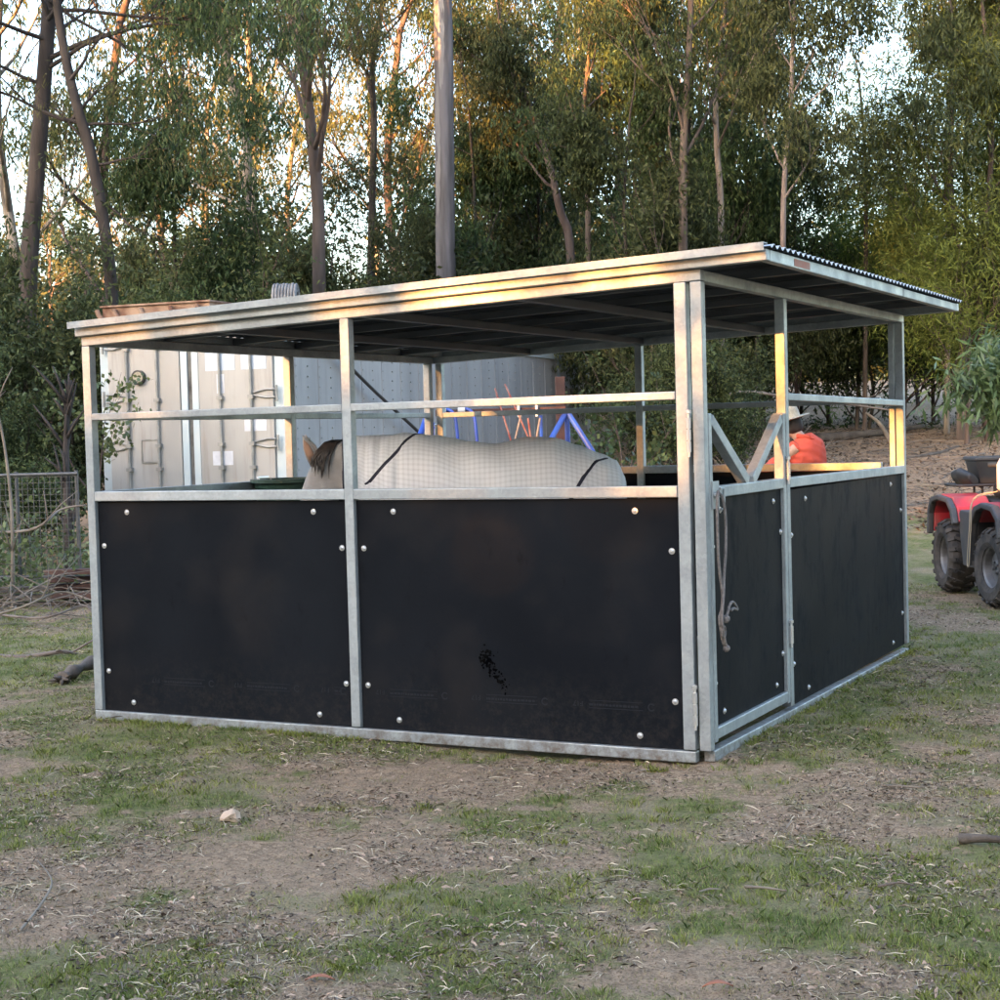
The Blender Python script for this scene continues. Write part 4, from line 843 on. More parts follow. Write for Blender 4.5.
def grow(rng, p, d, L, r, lvl, mb, tips, up=.06, wig=.16, kids=(3,4), ang=.75, leafy=0.0):
    n = 5; pts = [np.array(p, float)]; d = np.array(d, float); d /= np.linalg.norm(d)
    for i in range(n):
        d = d+rng.normal(0, wig, 3)*.6+np.array([0,0,up]); d /= np.linalg.norm(d); pts.append(pts[-1]+d*L/n)
    mb.tube(pts, [r*(1-.55*i/n) for i in range(n+1)], 7 if r > .04 else 4, cap=False)
    if lvl == 0 or leafy:
        for i in range(2 if lvl == 0 else 3, n): tips.append((pts[i], pts[i+1], 1.0))
    if lvl > 0:
        k = rng.integers(kids[0], kids[1]+1)
        for j in range(k):
            i = min(n, int(2+(n-2)*(j+1)/k+.3)); dd = d+unit(rng, 1)[0]*ang; dd[2] += .15
            grow(rng, pts[i], dd, L*rng.uniform(.5,.75), r*(1-.55*i/n)*.62, lvl-1, mb, tips, up, wig, kids, ang, leafy)
def make_tree(name, seed, path, r0, r1, bark, leaf, branches, label, cat, group=None, per=55, sig=.25, L=.13, Wd=.014, droop=.6, vert=.5, tw=.35, lvl=2, blen=2.0, ang=.7, top=True, kids=(3,4), up=.06, extra=None, smooth=True):
    """path: trunk points relative to the base; branches: list of fractions along the trunk"""
    rng = np.random.default_rng(seed); root = empty(name, (0,0,0)); mb = MB(); tips = []
    path = [np.array(p, float) for p in curve(path, 5)]; N_ = len(path)
    mb.tube(path, [r0+(r1-r0)*i/(N_-1) for i in range(N_)], 12 if r0 > .07 else 8, cap=False)
    for f in branches:
        i = min(N_-1, int(f*(N_-1))); t = path[min(i+1,N_-1)]-path[i-1]; t /= np.linalg.norm(t); a = rng.uniform(0, 2*math.pi)
        d = t*rng.uniform(.3,1.0)+np.array([math.cos(a), math.sin(a), rng.uniform(-.1,.5)])*.8
        rr_b = (r0+(r1-r0)*f)*.5; grow(rng, path[i], d, blen*rng.uniform(.6,1.15)*(1.15-.5*f), rr_b, lvl, mb, tips, up=up, ang=ang, kids=kids)
    if top: grow(rng, path[-1], path[-1]-path[-3], blen*.9, r1, lvl, mb, tips, up=up, ang=ang, kids=kids)
    if extra:
        for (a, b, ln, rb, lv) in extra: grow(rng, np.array(a, float), np.array(b, float), ln, rb, lv, mb, tips, up=up, ang=ang, kids=kids)
    mb.build('trunk', M[bark], root, smooth=smooth)
    if tips and per: quads('crown', twig_leaves(rng, tips, per, sig, L, Wd, droop, vert, tw), M[leaf], root)
    tag(root, label, cat, group); return root
def copy_thing(o, loc, rz, sc=1.0, label=None, group=None):
    c = o.copy(); COL.objects.link(c); c.location = loc; c.rotation_euler = (0,0,rz); c.scale = (sc,)*3
    for ch in o.children: k = ch.copy(); COL.objects.link(k); k.parent = c
    if label: c['label'] = label
    if group: c['group'] = group
    return c
def onground(px, d): p = lat(d, (px-500)/FPX*d); p.z = gh(p.x, p.y)-.05; return p
def place(o, px, d, rz=0, sc=1.0): o.location = onground(px, d); o.rotation_euler = (0,0,rz); o.scale = (sc,)*3; return o
def pxpath(pts, d):
    """trunk path from picture measurements, relative to a base on the ground"""
    base = onground(pts[0][0], d); out = [Vector((0,0,0))]
    for px, py, dd in pts[1:]: out.append(at(px, py, d+dd)-base)
    return base, out
rnd = random.Random(21)
# individually recognisable trees -------------------------------------------------
def featured(name, seed, pts, d, *a, **k):
    b, path = pxpath(pts, d); t = make_tree(name, seed, path, *a, **k); t.location = b; return t
# tall dark tree at the left edge
b, pth = pxpath([(22,600,0),(28,290,0),(36,180,.1),(44,80,.2),(50,0,.3),(60,-110,.4)], 22); ex = []
for (p, q, L_, r, lv) in (((45,70),(110,30),1.6,.035,2),((46,60),(150,10),2.0,.04,2),((48,20),(90,-40),1.8,.035,2),((47,40),(-10,20),1.6,.035,2),((44,85),(-20,60),1.4,.03,2),((49,10),(180,20),2.3,.035,2),((50,0),(130,60),2.0,.03,2),((48,15),(20,-40),1.6,.03,2)):
    A_ = at(*p, 22.2)-b; B_ = at(*q, 21.8)-b; ex.append((A_, B_-A_, L_, r, lv))
t = make_tree('gum_tree', 1, pth, .13, .085, 'bark_dark', 'leaf_dark', [.85,.9,.95], 'large dark gum tree with thick straight trunk at the left edge', 'tree', per=58, sig=.34, L=.13, Wd=.013, blen=2.2, lvl=2, extra=ex, up=-.01, vert=.7, droop=.65); t.location = b
# bare twisting limbs and curved dark tree
b, pth = pxpath([(124,600,0),(112,300,0),(103,220,0),(90,150,0),(78,110,0),(66,60,.1),(58,10,.2),(54,-40,.2)], 21)
ex = []
for (p, q, L_, r, lv) in (((78,122),(0,116),1.1,.035,1),((80,125),(140,128),.95,.025,1),((98,165),(140,150),.7,.022,1),((70,80),(95,50),.7,.025,1),((72,120),(90,90),.5,.03,1),((84,140),(60,105),.6,.02,1),((101,200),(128,225),.7,.018,1)):
    A_ = at(*p, 21)-b; B_ = at(*q, 21)-b; ex.append((A_, B_-A_, L_, r, lv))
t = make_tree('gum_tree', 2, pth, .085, .05, 'bark_dark', 'leaf_olive', [.8,.9], 'dark curved gum tree with twisting bare limbs left of the stable', 'tree', per=26, sig=.3, L=.11, Wd=.008, blen=1.5, lvl=1, extra=ex, up=.0); t.location = b
featured('gum_tree', 3, [(243,600,0),(241,300,0),(246,230,0),(247,150,0),(232,80,0),(212,0,0),(205,-80,0)], 27, .085, .055, 'bark_pale', 'leaf_olive', [.5,.62,.7,.78,.85,.92], 'pale-barked gum tree bending left above the container doors', 'tree', per=42, sig=.3, blen=2.0, L=.13, Wd=.012)
featured('gum_tree', 4, [(322,600,0),(319,280,0),(318,205,0),(312,140,0),(305,80,0),(298,0,0),(292,-60,0)], 26, .115, .07, 'bark_brown', 'leaf_olive', [.42,.48,.55,.62,.7,.78,.86,.93], 'brown gum tree with several forking limbs behind the pipe coil', 'tree', per=40, sig=.3, blen=2.9, L=.13, Wd=.012, ang=.6)
featured('gum_tree', 5, [(370,600,0),(371,280,0),(372,200,0),(374,120,0),(372,70,0),(380,20,0),(390,-40,0)], 30, .075, .042, 'bark_dark', 'leaf_olive', [.5,.58,.66,.74,.82,.9], 'slim dark gum tree just left of the tall grey pole', 'tree', per=50, sig=.26, blen=1.7, L=.13, Wd=.012)
featured('gum_tree', 6, [(574,600,0),(571,262,0),(560,210,0),(548,160,0),(535,120,0),(520,80,0)], 34, .105, .05, 'bark_pale', 'leaf_euc', [.5,.62,.72,.8,.88,.95], 'pale gum tree with a trunk leaning left behind the roof', 'tree', per=60, sig=.3, blen=1.8, L=.13, Wd=.015)
featured('gum_tree', 7, [(586,600,0),(588,260,0),(587,180,0),(584,110,0),(590,40,0),(592,-50,0)], 32, .065, .035, 'bark_brown', 'leaf_euc', [.4,.5,.6,.7,.8,.9,.95], 'slim upright gum tree right of the leaning pale tree', 'tree', per=50, sig=.28, blen=1.7)
featured('gum_tree', 8, [(682,600,0),(683,250,0),(683,160,0),(686,100,0),(690,30,0),(692,-60,0)], 27, .085, .04, 'bark_brown', 'leaf_euc', [.34,.42,.5,.58,.66,.74,.82,.9], 'straight reddish-brown gum tree with ascending limbs above the roof corner', 'tree', per=42, sig=.3, blen=2.3, ang=.55)
featured('gum_tree', 9, [(722,600,0),(721,220,0),(717,150,0),(716,90,0),(722,30,0),(735,-40,0)], 29, .065, .035, 'bark_pale', 'leaf_euc', [.42,.5,.58,.66,.74,.82,.9], 'mottled pale gum tree with a wavy trunk right of the brown one', 'tree', per=44, sig=.3, blen=2.0)
featured('gum_tree', 10, [(784,600,0),(783,240,0),(785,170,0),(790,110,0),(793,40,0),(796,-20,0)], 26, .05, .03, 'bark_pale', 'leaf_euc', [.3,.4,.48,.56,.64,.72,.8,.88], 'thin pale gum tree behind the high corner of the roof', 'tree', per=60, sig=.25, blen=1.35, L=.12, Wd=.016)
featured('dead_tree', 11, [(866,600,0),(866,240,0),(865,160,0),(862,110,0),(858,70,0)], 32, .05, .018, 'bark_brown', 'leaf_euc', [.55,.7,.8,.88,.94], 'dead gum tree with bare twigs against the sky left of the wattle', 'tree', per=0, blen=.9, lvl=1)
# tall smooth trunk
pb0, pp_ = pxpath([(447,600,0),(446,280,0),(444,100,0),(443,0,0),(442,-150,0)], 29)
def pole():
    root = empty('timber_pole', pb0); mb = MB(); P_ = curve(pp_, 30); n_ = len(P_)
    mb.tube(P_, [.185-.03*i/(n_-1) for i in range(n_)], 24); o = mb.build('trunk', M['bark_grey'], root, smooth=True)
    for v in o.data.vertices: q_ = Vector((v.co.x*4, v.co.y*4, v.co.z*1.1)); v.co.x += .016*noise.noise(q_)+.006*noise.noise(q_*4); v.co.y += .012*noise.noise(q_+Vector((7,3,1)))
    mb = MB(); rngp = random.Random(3)
    for (z0, z1, a0, a1) in ((5.2,7.6,-2.2,-1.5),(7.4,9.6,-1.7,-1.0)):   # lifted paler bark plates on the camera side
        N2 = 20; vs = []
        for i in range(N2+1):
            z = z0+(z1-z0)*i/N2; q = (z-P_[0].z)/(P_[-1].z-P_[0].z); c = P_[0].lerp(P_[-1], q); wv = math.sin(math.pi*i/N2)**.4
            for j in range(5):
                a = (a0+a1)/2+(a1-a0)*(j/4-.5)*wv*(1+.15*math.sin(i*2.1)); r = .185-.03*q+.006; vs.append((c.x+math.cos(a+YAW*0)*r, c.y+math.sin(a)*r, z))
        mb.add(vs, [(i*5+j, i*5+j+1, (i+1)*5+j+1, (i+1)*5+j) for i in range(N2) for j in range(4)])
    mb.build('bark_plate', mat('peeled_bark', (.25,.24,.24), (.19,.18,.18), scale=7, rough=.8, stretch=(1,1,.2)), root, smooth=True)
    tag(root, 'tall smooth grey pole-like gum trunk rising straight behind the stable', 'tree')
pole()
# soft green wattles on the right
for i, (px, d, seed, H, lab) in enumerate(((962,30.5,31,6.0,'bright green feathery wattle tree behind the roof\'s right end'),(1035,31.5,32,7.8,'tallest soft green wattle tree at the right edge'))):
    t = make_tree('wattle_tree', seed, [(0,0,0),(.05,0,H*.3),(-.1,.05,H*.6),(.0,0,H*.85)], .07, .03, 'bark_pale', 'leaf_wattle', [.22,.3,.36,.42,.48,.54,.6,.66,.72,.78,.84,.9,.95], lab, 'tree', per=84, sig=.34, L=.14, Wd=.0085, droop=.35, vert=.25, tw=.4, lvl=2, blen=1.55, up=.03); place(t, px, d, 0, 1.35)
for i, (px, d, seed, H, lab) in enumerate(((858,34,33,2.6,'low yellow-green wattle bush behind the stable\'s far corner'),(905,33.5,34,3.2,'wattle bush between the far corner post and the bank'),(968,29.5,35,3.3,'yellow-green wattle bush above the quad bike'))):
    t = make_tree('wattle_bush', seed, [(0,0,0),(.05,0,H*.4),(-.05,.05,H*.75)], .035, .02, 'bark_brown', 'leaf_wattle', [.12,.2,.28,.36,.44,.52,.6,.68,.76,.84,.92], lab, 'bush', per=90, sig=.3, L=.13, Wd=.0085, droop=.35, vert=.2, lvl=1, blen=1.5, kids=(4,5), up=.02); place(t, px, d, 0, 1.4)
for px, d, seed, lab in ((948,32,41,'white-stemmed gum sapling left of a twin inside the wattles'),(967,32.5,42,'white-stemmed gum sapling right of its twin inside the wattles')):
    b, path = pxpath([(px,600,0),(px,250,0),(px-2,160,0),(px+3,60,0),(px,-60,0)], d); t = make_tree('gum_tree', seed, path, .06, .035, 'bark_pale', 'leaf_olive', [.6,.7,.8,.9], lab, 'tree', per=45, blen=1.5); t.location = b
# near drooping gum sapling above the quad
t = make_tree('gum_sapling', 51, [(0,0,0),(.05,0,.8),(.0,.05,1.5),(-.05,0,1.6)], .035, .018, 'bark_brown', 'leaf_near', [.25,.4,.45,.55,.62,.7,.78,.85,.92], 'near gum sapling with long drooping leaves overhanging the quad bike', 'sapling', per=80, sig=.18, L=.16, Wd=.016, droop=.5, vert=.3, tw=.25, lvl=1, blen=.62, kids=(3,4)); t.location = lat(14.9, 4.93, .0)

# repeated trees: prototypes, then copies
protos = {}
def proto(key, *a, **k): protos[key] = [make_tree(*a, **k), False]
proto('tallA', 'gum_tree', 61, [(0,0,0),(.1,0,3),(-.1,.1,6),(.3,0,9)], .13, .07, 'bark_brown', 'leaf_olive', [.45,.52,.6,.66,.72,.78,.84,.9,.95], 'x', 'tree', per=34, sig=.36, L=.17, Wd=.018, blen=3.0)
proto('tallB', 'gum_tree', 62, [(0,0,0),(-.2,0,3),(.2,.1,7),(.0,0,10)], .12, .06, 'bark_pale', 'leaf_olive', [.5,.58,.64,.7,.76,.82,.88,.94], 'x', 'tree', per=34, sig=.36, L=.17, Wd=.018, blen=3.1)
proto('sapA', 'gum_tree', 63, [(0,0,0),(.1,0,2),(-.1,.05,4.5),(.1,0,7)], .06, .025, 'bark_brown', 'leaf_euc', [.2,.28,.36,.44,.5,.56,.62,.68,.74,.8,.86,.92], 'x', 'tree', per=48, sig=.25, L=.13, Wd=.014, blen=1.6)
proto('sapB', 'gum_tree', 64, [(0,0,0),(-.1,0,2),(.15,.05,4.5),(.0,0,6.5)], .05, .02, 'bark_dark', 'leaf_dark', [.18,.26,.34,.4,.46,.52,.58,.64,.7,.78,.86,.93], 'x', 'tree', per=46, sig=.25, L=.115, Wd=.016, blen=1.5)
proto('bushA', 'scrub_bush', 65, [(0,0,0),(.1,0,.8),(-.1,.05,1.9)], .04, .02, 'bark_dark', 'leaf_dark', [.08,.16,.24,.32,.4,.48,.56,.66,.76,.86,.94], 'x', 'bush', per=80, sig=.3, L=.10, Wd=.02, blen=1.5, lvl=1, kids=(4,5), droop=.4, vert=.1)
proto('bushB', 'scrub_bush', 66, [(0,0,0),(.0,0,.9),(.1,.05,2.3)], .04, .02, 'bark_brown', 'leaf_euc', [.08,.16,.24,.32,.4,.48,.56,.66,.76,.86,.94], 'x', 'bush', per=75, sig=.32, L=.11, Wd=.018, blen=1.7, lvl=1, kids=(4,5), droop=.4, vert=.2)
INFO = {'tallA':('tall brown-barked gum tree in the forest beyond the stable','tall brown gums of the forest'),'tallB':('tall pale-barked gum tree in the forest beyond the stable','tall pale gums of the forest'),
        'sapA':('slender mid-green gum tree leafy from low down in the forest','slender leafy gums of the forest'),'sapB':('slender dark-leaved tree leafy from low down in the forest','slender dark trees of the forest'),
        'bushA':('dark broad-leaved scrub bush in the undergrowth','dark scrub bushes of the undergrowth'),'bushB':('taller grey-green scrub bush in the undergrowth','grey-green scrub bushes of the undergrowth')}
def put(key, px, d, sc):
    o, used = protos[key]; loc = onground(px, d); a = rnd.uniform(0, 6.28); lab, grp = INFO[key]
    if not used: o.location = loc; o.rotation_euler = (0,0,a); o.scale = (sc,)*3; o['label'] = lab; o['group'] = grp; protos[key][1] = True
    else: copy_thing(o, loc, a, sc, lab, grp)
# mid row
for key, px, d, sc in (('sapA',160,27,.62),('sapB',190,24.5,.92),('sapB',340,28,.7),('sapA',410,30,.7),('sapB',480,34,1.2),('sapB',545,36,1.2),('sapA',640,34,1.2),('sapB',640,28,1.0),
                       ('sapB',705,31,1.15),('sapA',745,33,1.2),('sapB',765,32,1.0),('sapA',800,33,.8),('sapA',990,30,1.3),('sapB',-20,26,.7),('sapB',500,36,1.2),
                       ('tallA',175,40,.9),('tallB',262,36,1.05),('tallA',400,38,1.05),('tallA',560,38,1.1),('tallA',622,40,1.15),('tallA',705,44,.95),('tallB',705,50,1.15),
                       ('tallB',110,60,.8),('tallA',60,60,.7),('tallB',25,26.5,.95),('tallA',120,28,.95),('tallA',215,52,1.05),('tallB',385,55,1.15),('tallA',300,58,1.1),('tallA',470,58,1.15),('tallB',590,56,1.25),('tallA',1050,36,1.1),('tallB',-60,60,.8)):
    put(key, px, d, sc)
for key, px, d, sc in (('bushB',-10,19.5,1.0),('bushA',30,20.5,.85),('bushA',20,18.0,.55),('bushB',70,20.5,.95),('bushB',-25,17.5,.6),('bushA',115,23.5,1.0),('bushB',160,24,1.05),('bushA',205,25,1.1),('bushB',255,24,1.05),('bushA',305,27,1.3),('bushB',350,31,1.35),('bushA',395,29,1.4),('bushB',425,31,1.3),
                       ('bushA',470,36,1.5),('bushB',510,36,1.5),('bushA',555,36.5,1.5),('bushA',655,32,1.15),('bushB',694,24,.6),('bushA',712,28,.8),('bushB',650,27,1.1),('bushA',672,24,.7),('bushB',690,33,1.3),('bushA',730,34,1.2),('bushB',765,35,1.3),('bushA',715,24,.55),('bushA',800,36,1.2),('bushB',830,36,1.2),
                       ('bushA',870,34,1.1),('bushA',745,34,1.5),('bushB',935,35,1.3),('bushA',985,34,1.2),('bushA',600,40,1.7),('bushB',540,42,1.8),('bushA',450,42,1.7),('bushB',680,42,1.7),('bushA',340,42,1.6),('bushB',250,40,1.5),('bushA',180,40,1.5),('bushB',100,38,1.2),('bushA',40,36,1.3),('bushB',-30,32,1.3),('bushA',790,42,1.6),('bushB',850,44,1.4),('bushA',920,42,1.5),('bushB',1020,34,1.4)):
    put(key, px, d, sc)
# gums added out of view to the right, to darken the sky reflected in the gate side
for i, (x, y, key, sc) in enumerate(((10.5,-1.5,'sapA',1.0),(12.5,2.5,'tallA',.9),(10.8,5.0,'sapB',1.1),(14.5,-4.5,'tallB',.9),(13.5,7.5,'sapA',1.2),(11.5,9.5,'tallA',.8),(15.5,1.0,'sapB',1.2),(12,-6.0,'sapA',1.1))):
    copy_thing(protos[key][0], Vector((x, y, gh(x, y)-.05)), i*1.3, sc*1.45, 'unseen gum tree added off to the right of the paddock', 'unseen gum trees added off to the right')
# the wood on the far hill, one mass
rng = np.random.default_rng(77); tips = []
for i in range(900):
    d = rng.uniform(62, 95); l = rng.uniform(-.52, .52)*d; p = lat(d, l); H = rng.uniform(.3, 1)*(3.8+1.6*math.sin(l*.25)+rng.uniform(0,2)); a = np.array([p.x, p.y, gh(p.x, p.y)+H]); tips.append((a, a+unit(rng,1)[0]*1.5, 2.6))
fw = quads('far_wood', twig_leaves(rng, tips, 60, .45, .42, .07, .4, .2, .8), M['leaf_euc']); tag(fw, 'mass of trees on the far hill behind the forest', kind='stuff')

# unseen trees on the added rise behind the photographer, there to shade the paddock from the low sun
TS = math.tan(SUN_EL); SID = Vector((-SDIR.y, SDIR.x, 0))
def slit(x):
    """height band at the stable's front that the sun reaches through the foliage"""
    lo = np.where(x > -0.9, 1.38, np.where(x > -3.0, 1.72, 1.42)); hi = np.where(x > -0.9, 2.1, np.where(x > -2.2, 1.96, np.where(x > -3.5, 1.76, 2.35)))
    lo = lo+.06*np.sin(x*5); out = (x < -4.7) | (x > 0.55); return np.where(out, 9, lo), np.where(out, 9, hi)
def shade_tree(side, zhi, seed, wd, lab):
    """a dense gum bushy from the ground up; a gap is cut in the foliage to place sun patches on the stable"""
    rs_ = random.Random(seed); t = 46+rs_.uniform(-1,1); base = SDIR*t+SID*side; g0 = gh(base.x, base.y); z0_ = t*TS; zhi += rs_.uniform(-1.2,1.2)
    root = empty('gum_tree', (base.x, base.y, g0-.05)); rg = np.random.default_rng(seed); mb = MB(); mb.tube([(0,0,0),(0,0,(zhi+z0_-g0)*.85)], [.16,.04], 10)
    mb.build('trunk', M['bark_brown'], root, smooth=True); n = 26000
    c = np.stack([rg.uniform(-wd,wd,n), rg.uniform(-1.0,1.0,n), rg.uniform(-.6,zhi,n)], axis=1)
    c[:,2] *= np.where(c[:,2] > 3, 1-.12*(c[:,0]/wd)**2, 1)
    xx = (side+c[:,0])*SID.x+.02; lo, hi = slit(xx); keep = ~((c[:,2] > lo+.12) & (c[:,2] < hi+.22) & (rg.uniform(0,1,len(c)) > .27)) ; c = c[keep]
    V3 = c.copy(); V3[:,0] = c[:,0]*SID.x+c[:,1]*SDIR.x; V3[:,1] = c[:,0]*SID.y+c[:,1]*SDIR.y; V3[:,2] = c[:,2]+z0_-g0+c[:,1]*TS
    quads('crown', leaf_quads(rg, V3, .32, .085, .3), M['leaf_core'], root); tag(root, lab, 'tree', 'unseen shade trees behind the camera')
for i, sdv in enumerate(range(-44, 46, 4)): shade_tree(sdv, 14.0 if sdv > -11 else 10.1, 200+i, 2.6, 'unseen dense gum tree shading the paddock from behind the camera')

# ------------------------------------------------------------------ left side: mesh fence, brush, scrap
fd = 15.4; f0 = lat(fd, (-60-500)/FPX*fd, 0); f1 = lat(fd-.2, (84-500)/FPX*fd, 0)
FE = empty('wire_fence', f0); tag(FE, 'grey welded wire mesh fence panel standing in the brush at the left', 'fence')
u = (f1-f0); FL = u.length; u.normalize(); z0 = .22; z1 = 1.18; mb = MB()
for k in range(int(FL/.055)+1): mb.tube([u*k*.055+Vector((0,0,z0)), u*k*.055+Vector((0,0,z1))], .0028, 4, cap=False)
for k in range(int((z1-z0)/.055)+1): mb.tube([Vector((0,0,z0+k*.055)), u*FL+Vector((0,0,z0+k*.055))], .0028, 4, cap=False)
mb.build('wire_mesh', M['wire'], FE)
for z in (z1, z0): MB().tube([Vector((0,0,z)), u*FL+Vector((0,0,z))], .016, 8).build('fence_rail', M['wire'], FE)
for q in (0.02, .55, .98): MB().tube([u*FL*q+Vector((0,.02,-.05)), u*FL*q+Vector((0,.02,z1+.03))], .018, 8).build('fence_post', M['wire'], FE)
def debris(name, px, d, sz, m, lab, cat, z=0, rzv=0, bars=3):
    p = onground(px, d)+Vector((0,0,z)); r_ = random.Random(px); o = MB()
    for k in range(bars): o.beam((-sz/2+r_.uniform(-.05,.05), r_.uniform(-.1,.1), .06+.07*k), (sz/2, r_.uniform(-.1,.1), .06+.07*k+r_.uniform(-.01,.02)), .12, .05)
    q = o.build(name, M[m], bevel=.006); q.location = p; q.rotation_euler = (0,0,rzv+YAW*-1); return tag(q, lab, cat)
debris('scrap_stack', 74, 14.6, .5, 'brownbeam', 'stack of rusty red steel offcuts beside the stable\'s left post', 'scrap', bars=4, z=.1)
debris('timber_sleeper', 40, 14.8, 1.3, 'wood', 'old brown timber sleeper lying under the wire fence', 'sleeper', bars=3)
# log stub
p0 = gpt(62,684); p1 = gpt(96,672); mb = MB(); L_ = curve([p0+Vector((0,0,.03)), p0.lerp(p1,.3)+Vector((0,0,.05)), p1+Vector((0,0,.07)), p1+(p1-p0)*.8+Vector((0,0,.06))]); mb.tube(L_, [.035+.012*math.sin(i*1.3) for i in range(len(L_))], 10)
for k in range(9): a = k*.7; mb.tube([p0+Vector((0,0,.03)), p0+Vector((math.cos(a)*.07, math.sin(a)*.07-.02, .03+.03*math.sin(k*2.1)))], [.02,.004], 5)
tag(mb.build('log', M['wood'], smooth=True), 'dark gnarled log lying on the grass at the stable\'s left corner', 'log')
def stick(name, pts, r, lab, m='twig', twigs=0, cat='stick', group=None, seed=1):
    r_ = random.Random(seed); C_ = curve(pts); mb = MB(); n_ = len(C_); mb.tube(C_, [r*(1-.6*i/n_) for i in range(n_)], 7)
    for k in range(twigs):
        i = r_.randint(2, n_-2); d_ = (C_[i+1]-C_[i]).normalized()+Vector((r_.uniform(-1,1), r_.uniform(-1,1), r_.uniform(-.1,.9))); q = C_[i]+d_*r_.uniform(.1,.4); mb.tube([C_[i], C_[i].lerp(q,.5)+Vector((0,0,.02)), q], [r*.4,r*.3,r*.12], 4)
    return tag(mb.build(name, M[m], smooth=True), lab, cat, group)
stick('branch', [gpt(-20,655),gpt(20,658),gpt(60,657)+Vector((0,0,.03)),gpt(78,655)], .022, 'straight fallen branch on the grass in front of the brush', twigs=3, seed=2)
stick('branch', [gpt(-20,572)+Vector((0,0,.45)),at(30,530,13.8),at(60,510,13.9),at(86,505,14)], .016, 'long pale branch slanting up across the wire fence', twigs=5, seed=3)
stick('branch', [gpt(-20,625)+Vector((0,0,.05)),at(20,608,12.6),at(60,592,12.8),at(88,600,12.8)], .013, 'arching bare branch in front of the brush heap', twigs=6, seed=4)
stick('branch', [gpt(-20,618)+Vector((0,0,.05)),at(40,618,12.6),at(80,606,12.8),at(92,612,12.8)], .012, 'thin bare branch low along the edge of the brush heap', twigs=6, seed=5)
stick('branch', [onground(8,14.6),at(12,520,14.6),at(5,450,14.7),at(-5,400,14.7)], .02, 'leaning pale sapling stem against the wire fence', twigs=5, seed=6)
stick('branch', [onground(66,16.5),at(67,500,16.5),at(66,440,16.6),at(70,380,16.6)], .05, 'dark dead stem standing behind the wire fence', m='bark_dark', twigs=26, seed=7)
rng = np.random.default_rng(5); mb = MB(); r_ = random.Random(9)
for i in range(85):
    px = r_.uniform(-60, 92); d = r_.uniform(12.9, 15.0); p = onground(px, d)+Vector((0,0,.02+.4*r_.random()**2)); a = r_.uniform(0, 6.28); v = Vector((math.cos(a), math.sin(a), r_.uniform(-.35,.5)))*r_.uniform(.12,.45)
    mb.tube([p-v, p+Vector((0,0,r_.uniform(0,.08))), p+v], [.006,.005,.002], 4, cap=False)
tag(mb.build('brush_heap', M['twig']), 'tangle of dead sticks in front of the wire fence', kind='stuff')
cs = []
for i in range(46): p = onground(r_.uniform(-60,92), r_.uniform(14.4,17.0)); a = np.array(p)+np.array([0,0,r_.uniform(.03,.9)**1.6*.8]); cs.append((a, a+np.array([.1,0,.15]), .75))
tag(quads('brush_leaves', twig_leaves(rng, cs, 110, .3, .07, .02, .2, 0, .3), M['leaf_near']), 'green creeper and weeds growing through the brush heap', kind='stuff')
# climbing twigs on the container door and by its far end
def vine(name, P0, seed, lab, nst=5, ln=.9, m='leaf_dark', bl=.5):
    rg = np.random.default_rng(seed); mb = MB(); tips = []
    for k in range(nst): grow(rg, np.array(P0), np.array([rg.uniform(-.6,.8), rg.uniform(-.2,.2), 1.0]), ln*rg.uniform(.6,1.1), .012, 1, mb, tips, up=.03, ang=.8)
    root = empty(name, (0,0,0)); root.location = P0; o = mb.build('stem', M['bark_brown'], root); q = quads('leaves', twig_leaves(rg, tips, 12, .1, .07, .026, .3, .1, .15), M[m], root)
    for x in (o, q): x.location = -Vector(P0)
    return tag(root, lab, 'plant')
vine('creeper', tuple(at(97,505,17.6)), 3, 'leafy twig growing up across the container\'s left door', 3, 1.0, 'leaf_near')
vine('creeper', tuple(onground(560,15.2)+Vector((0,0,.2))), 4, 'scraggly twiggy plant climbing by the brown steel post', 4, 1.0, 'leaf_dark')
vine('creeper', tuple(onground(622,21)+Vector((0,0,.3))), 6, 'tangled creeper at the container\'s far end', 4, 1.3, 'leaf_dark')

# ------------------------------------------------------------------ right bank: fallen timber
stick('log', [onground(894,29)+Vector((0,0,.1)), at(880,424,29.5), at(866,413,30)], .05, 'pale fallen log slanting down the leaf-littered bank', m='twig', cat='log', seed=11)
stick('log', [onground(690,26)+Vector((0,0,.75)), at(730,394,26.5), at(790,397,27), at(905,412,28)], .035, 'long thin dead branch lying level across the bank behind the stable', twigs=8, cat='log', seed=12)
stick('log', [onground(820,31)+Vector((0,0,.12)), onground(870,31.5)+Vector((0,0,.14)), onground(925,33)+Vector((0,0,.16))], .10, 'thick dark log lying along the top of the bank', m='wood', cat='log', seed=13)
stick('log', [onground(905,27)+Vector((0,0,.05)), onground(935,27.5)+Vector((0,0,.06)), onground(960,29)+Vector((0,0,.06))], .05, 'short grey log on the bank left of the sapling', m='wood', cat='log', seed=14)
r_ = random.Random(31)
for i, (px, d, lab) in enumerate(((803,24.5,'spiky bunch of reddish dead stems seen between the gate posts'),(772,25.5,'low bunch of bare stems left of the spiky one'),(738,23.5,'spray of thin dead stems behind the gate braces'))):
    p = onground(px, d); mb = MB()
    for k in range(16):
        a = r_.uniform(0, 6.28); e = r_.uniform(.2,1.0); v = Vector((math.cos(a)*e, math.sin(a)*e, r_.uniform(.35,1)))*r_.uniform(.5,1.0); mb.tube([p, p+v*.5, p+v+Vector((0,0,-.05))], [.014,.010,.003], 4, cap=False)
    tag(mb.build('dead_shrub', M['twig']), lab, 'shrub')
mb = MB()
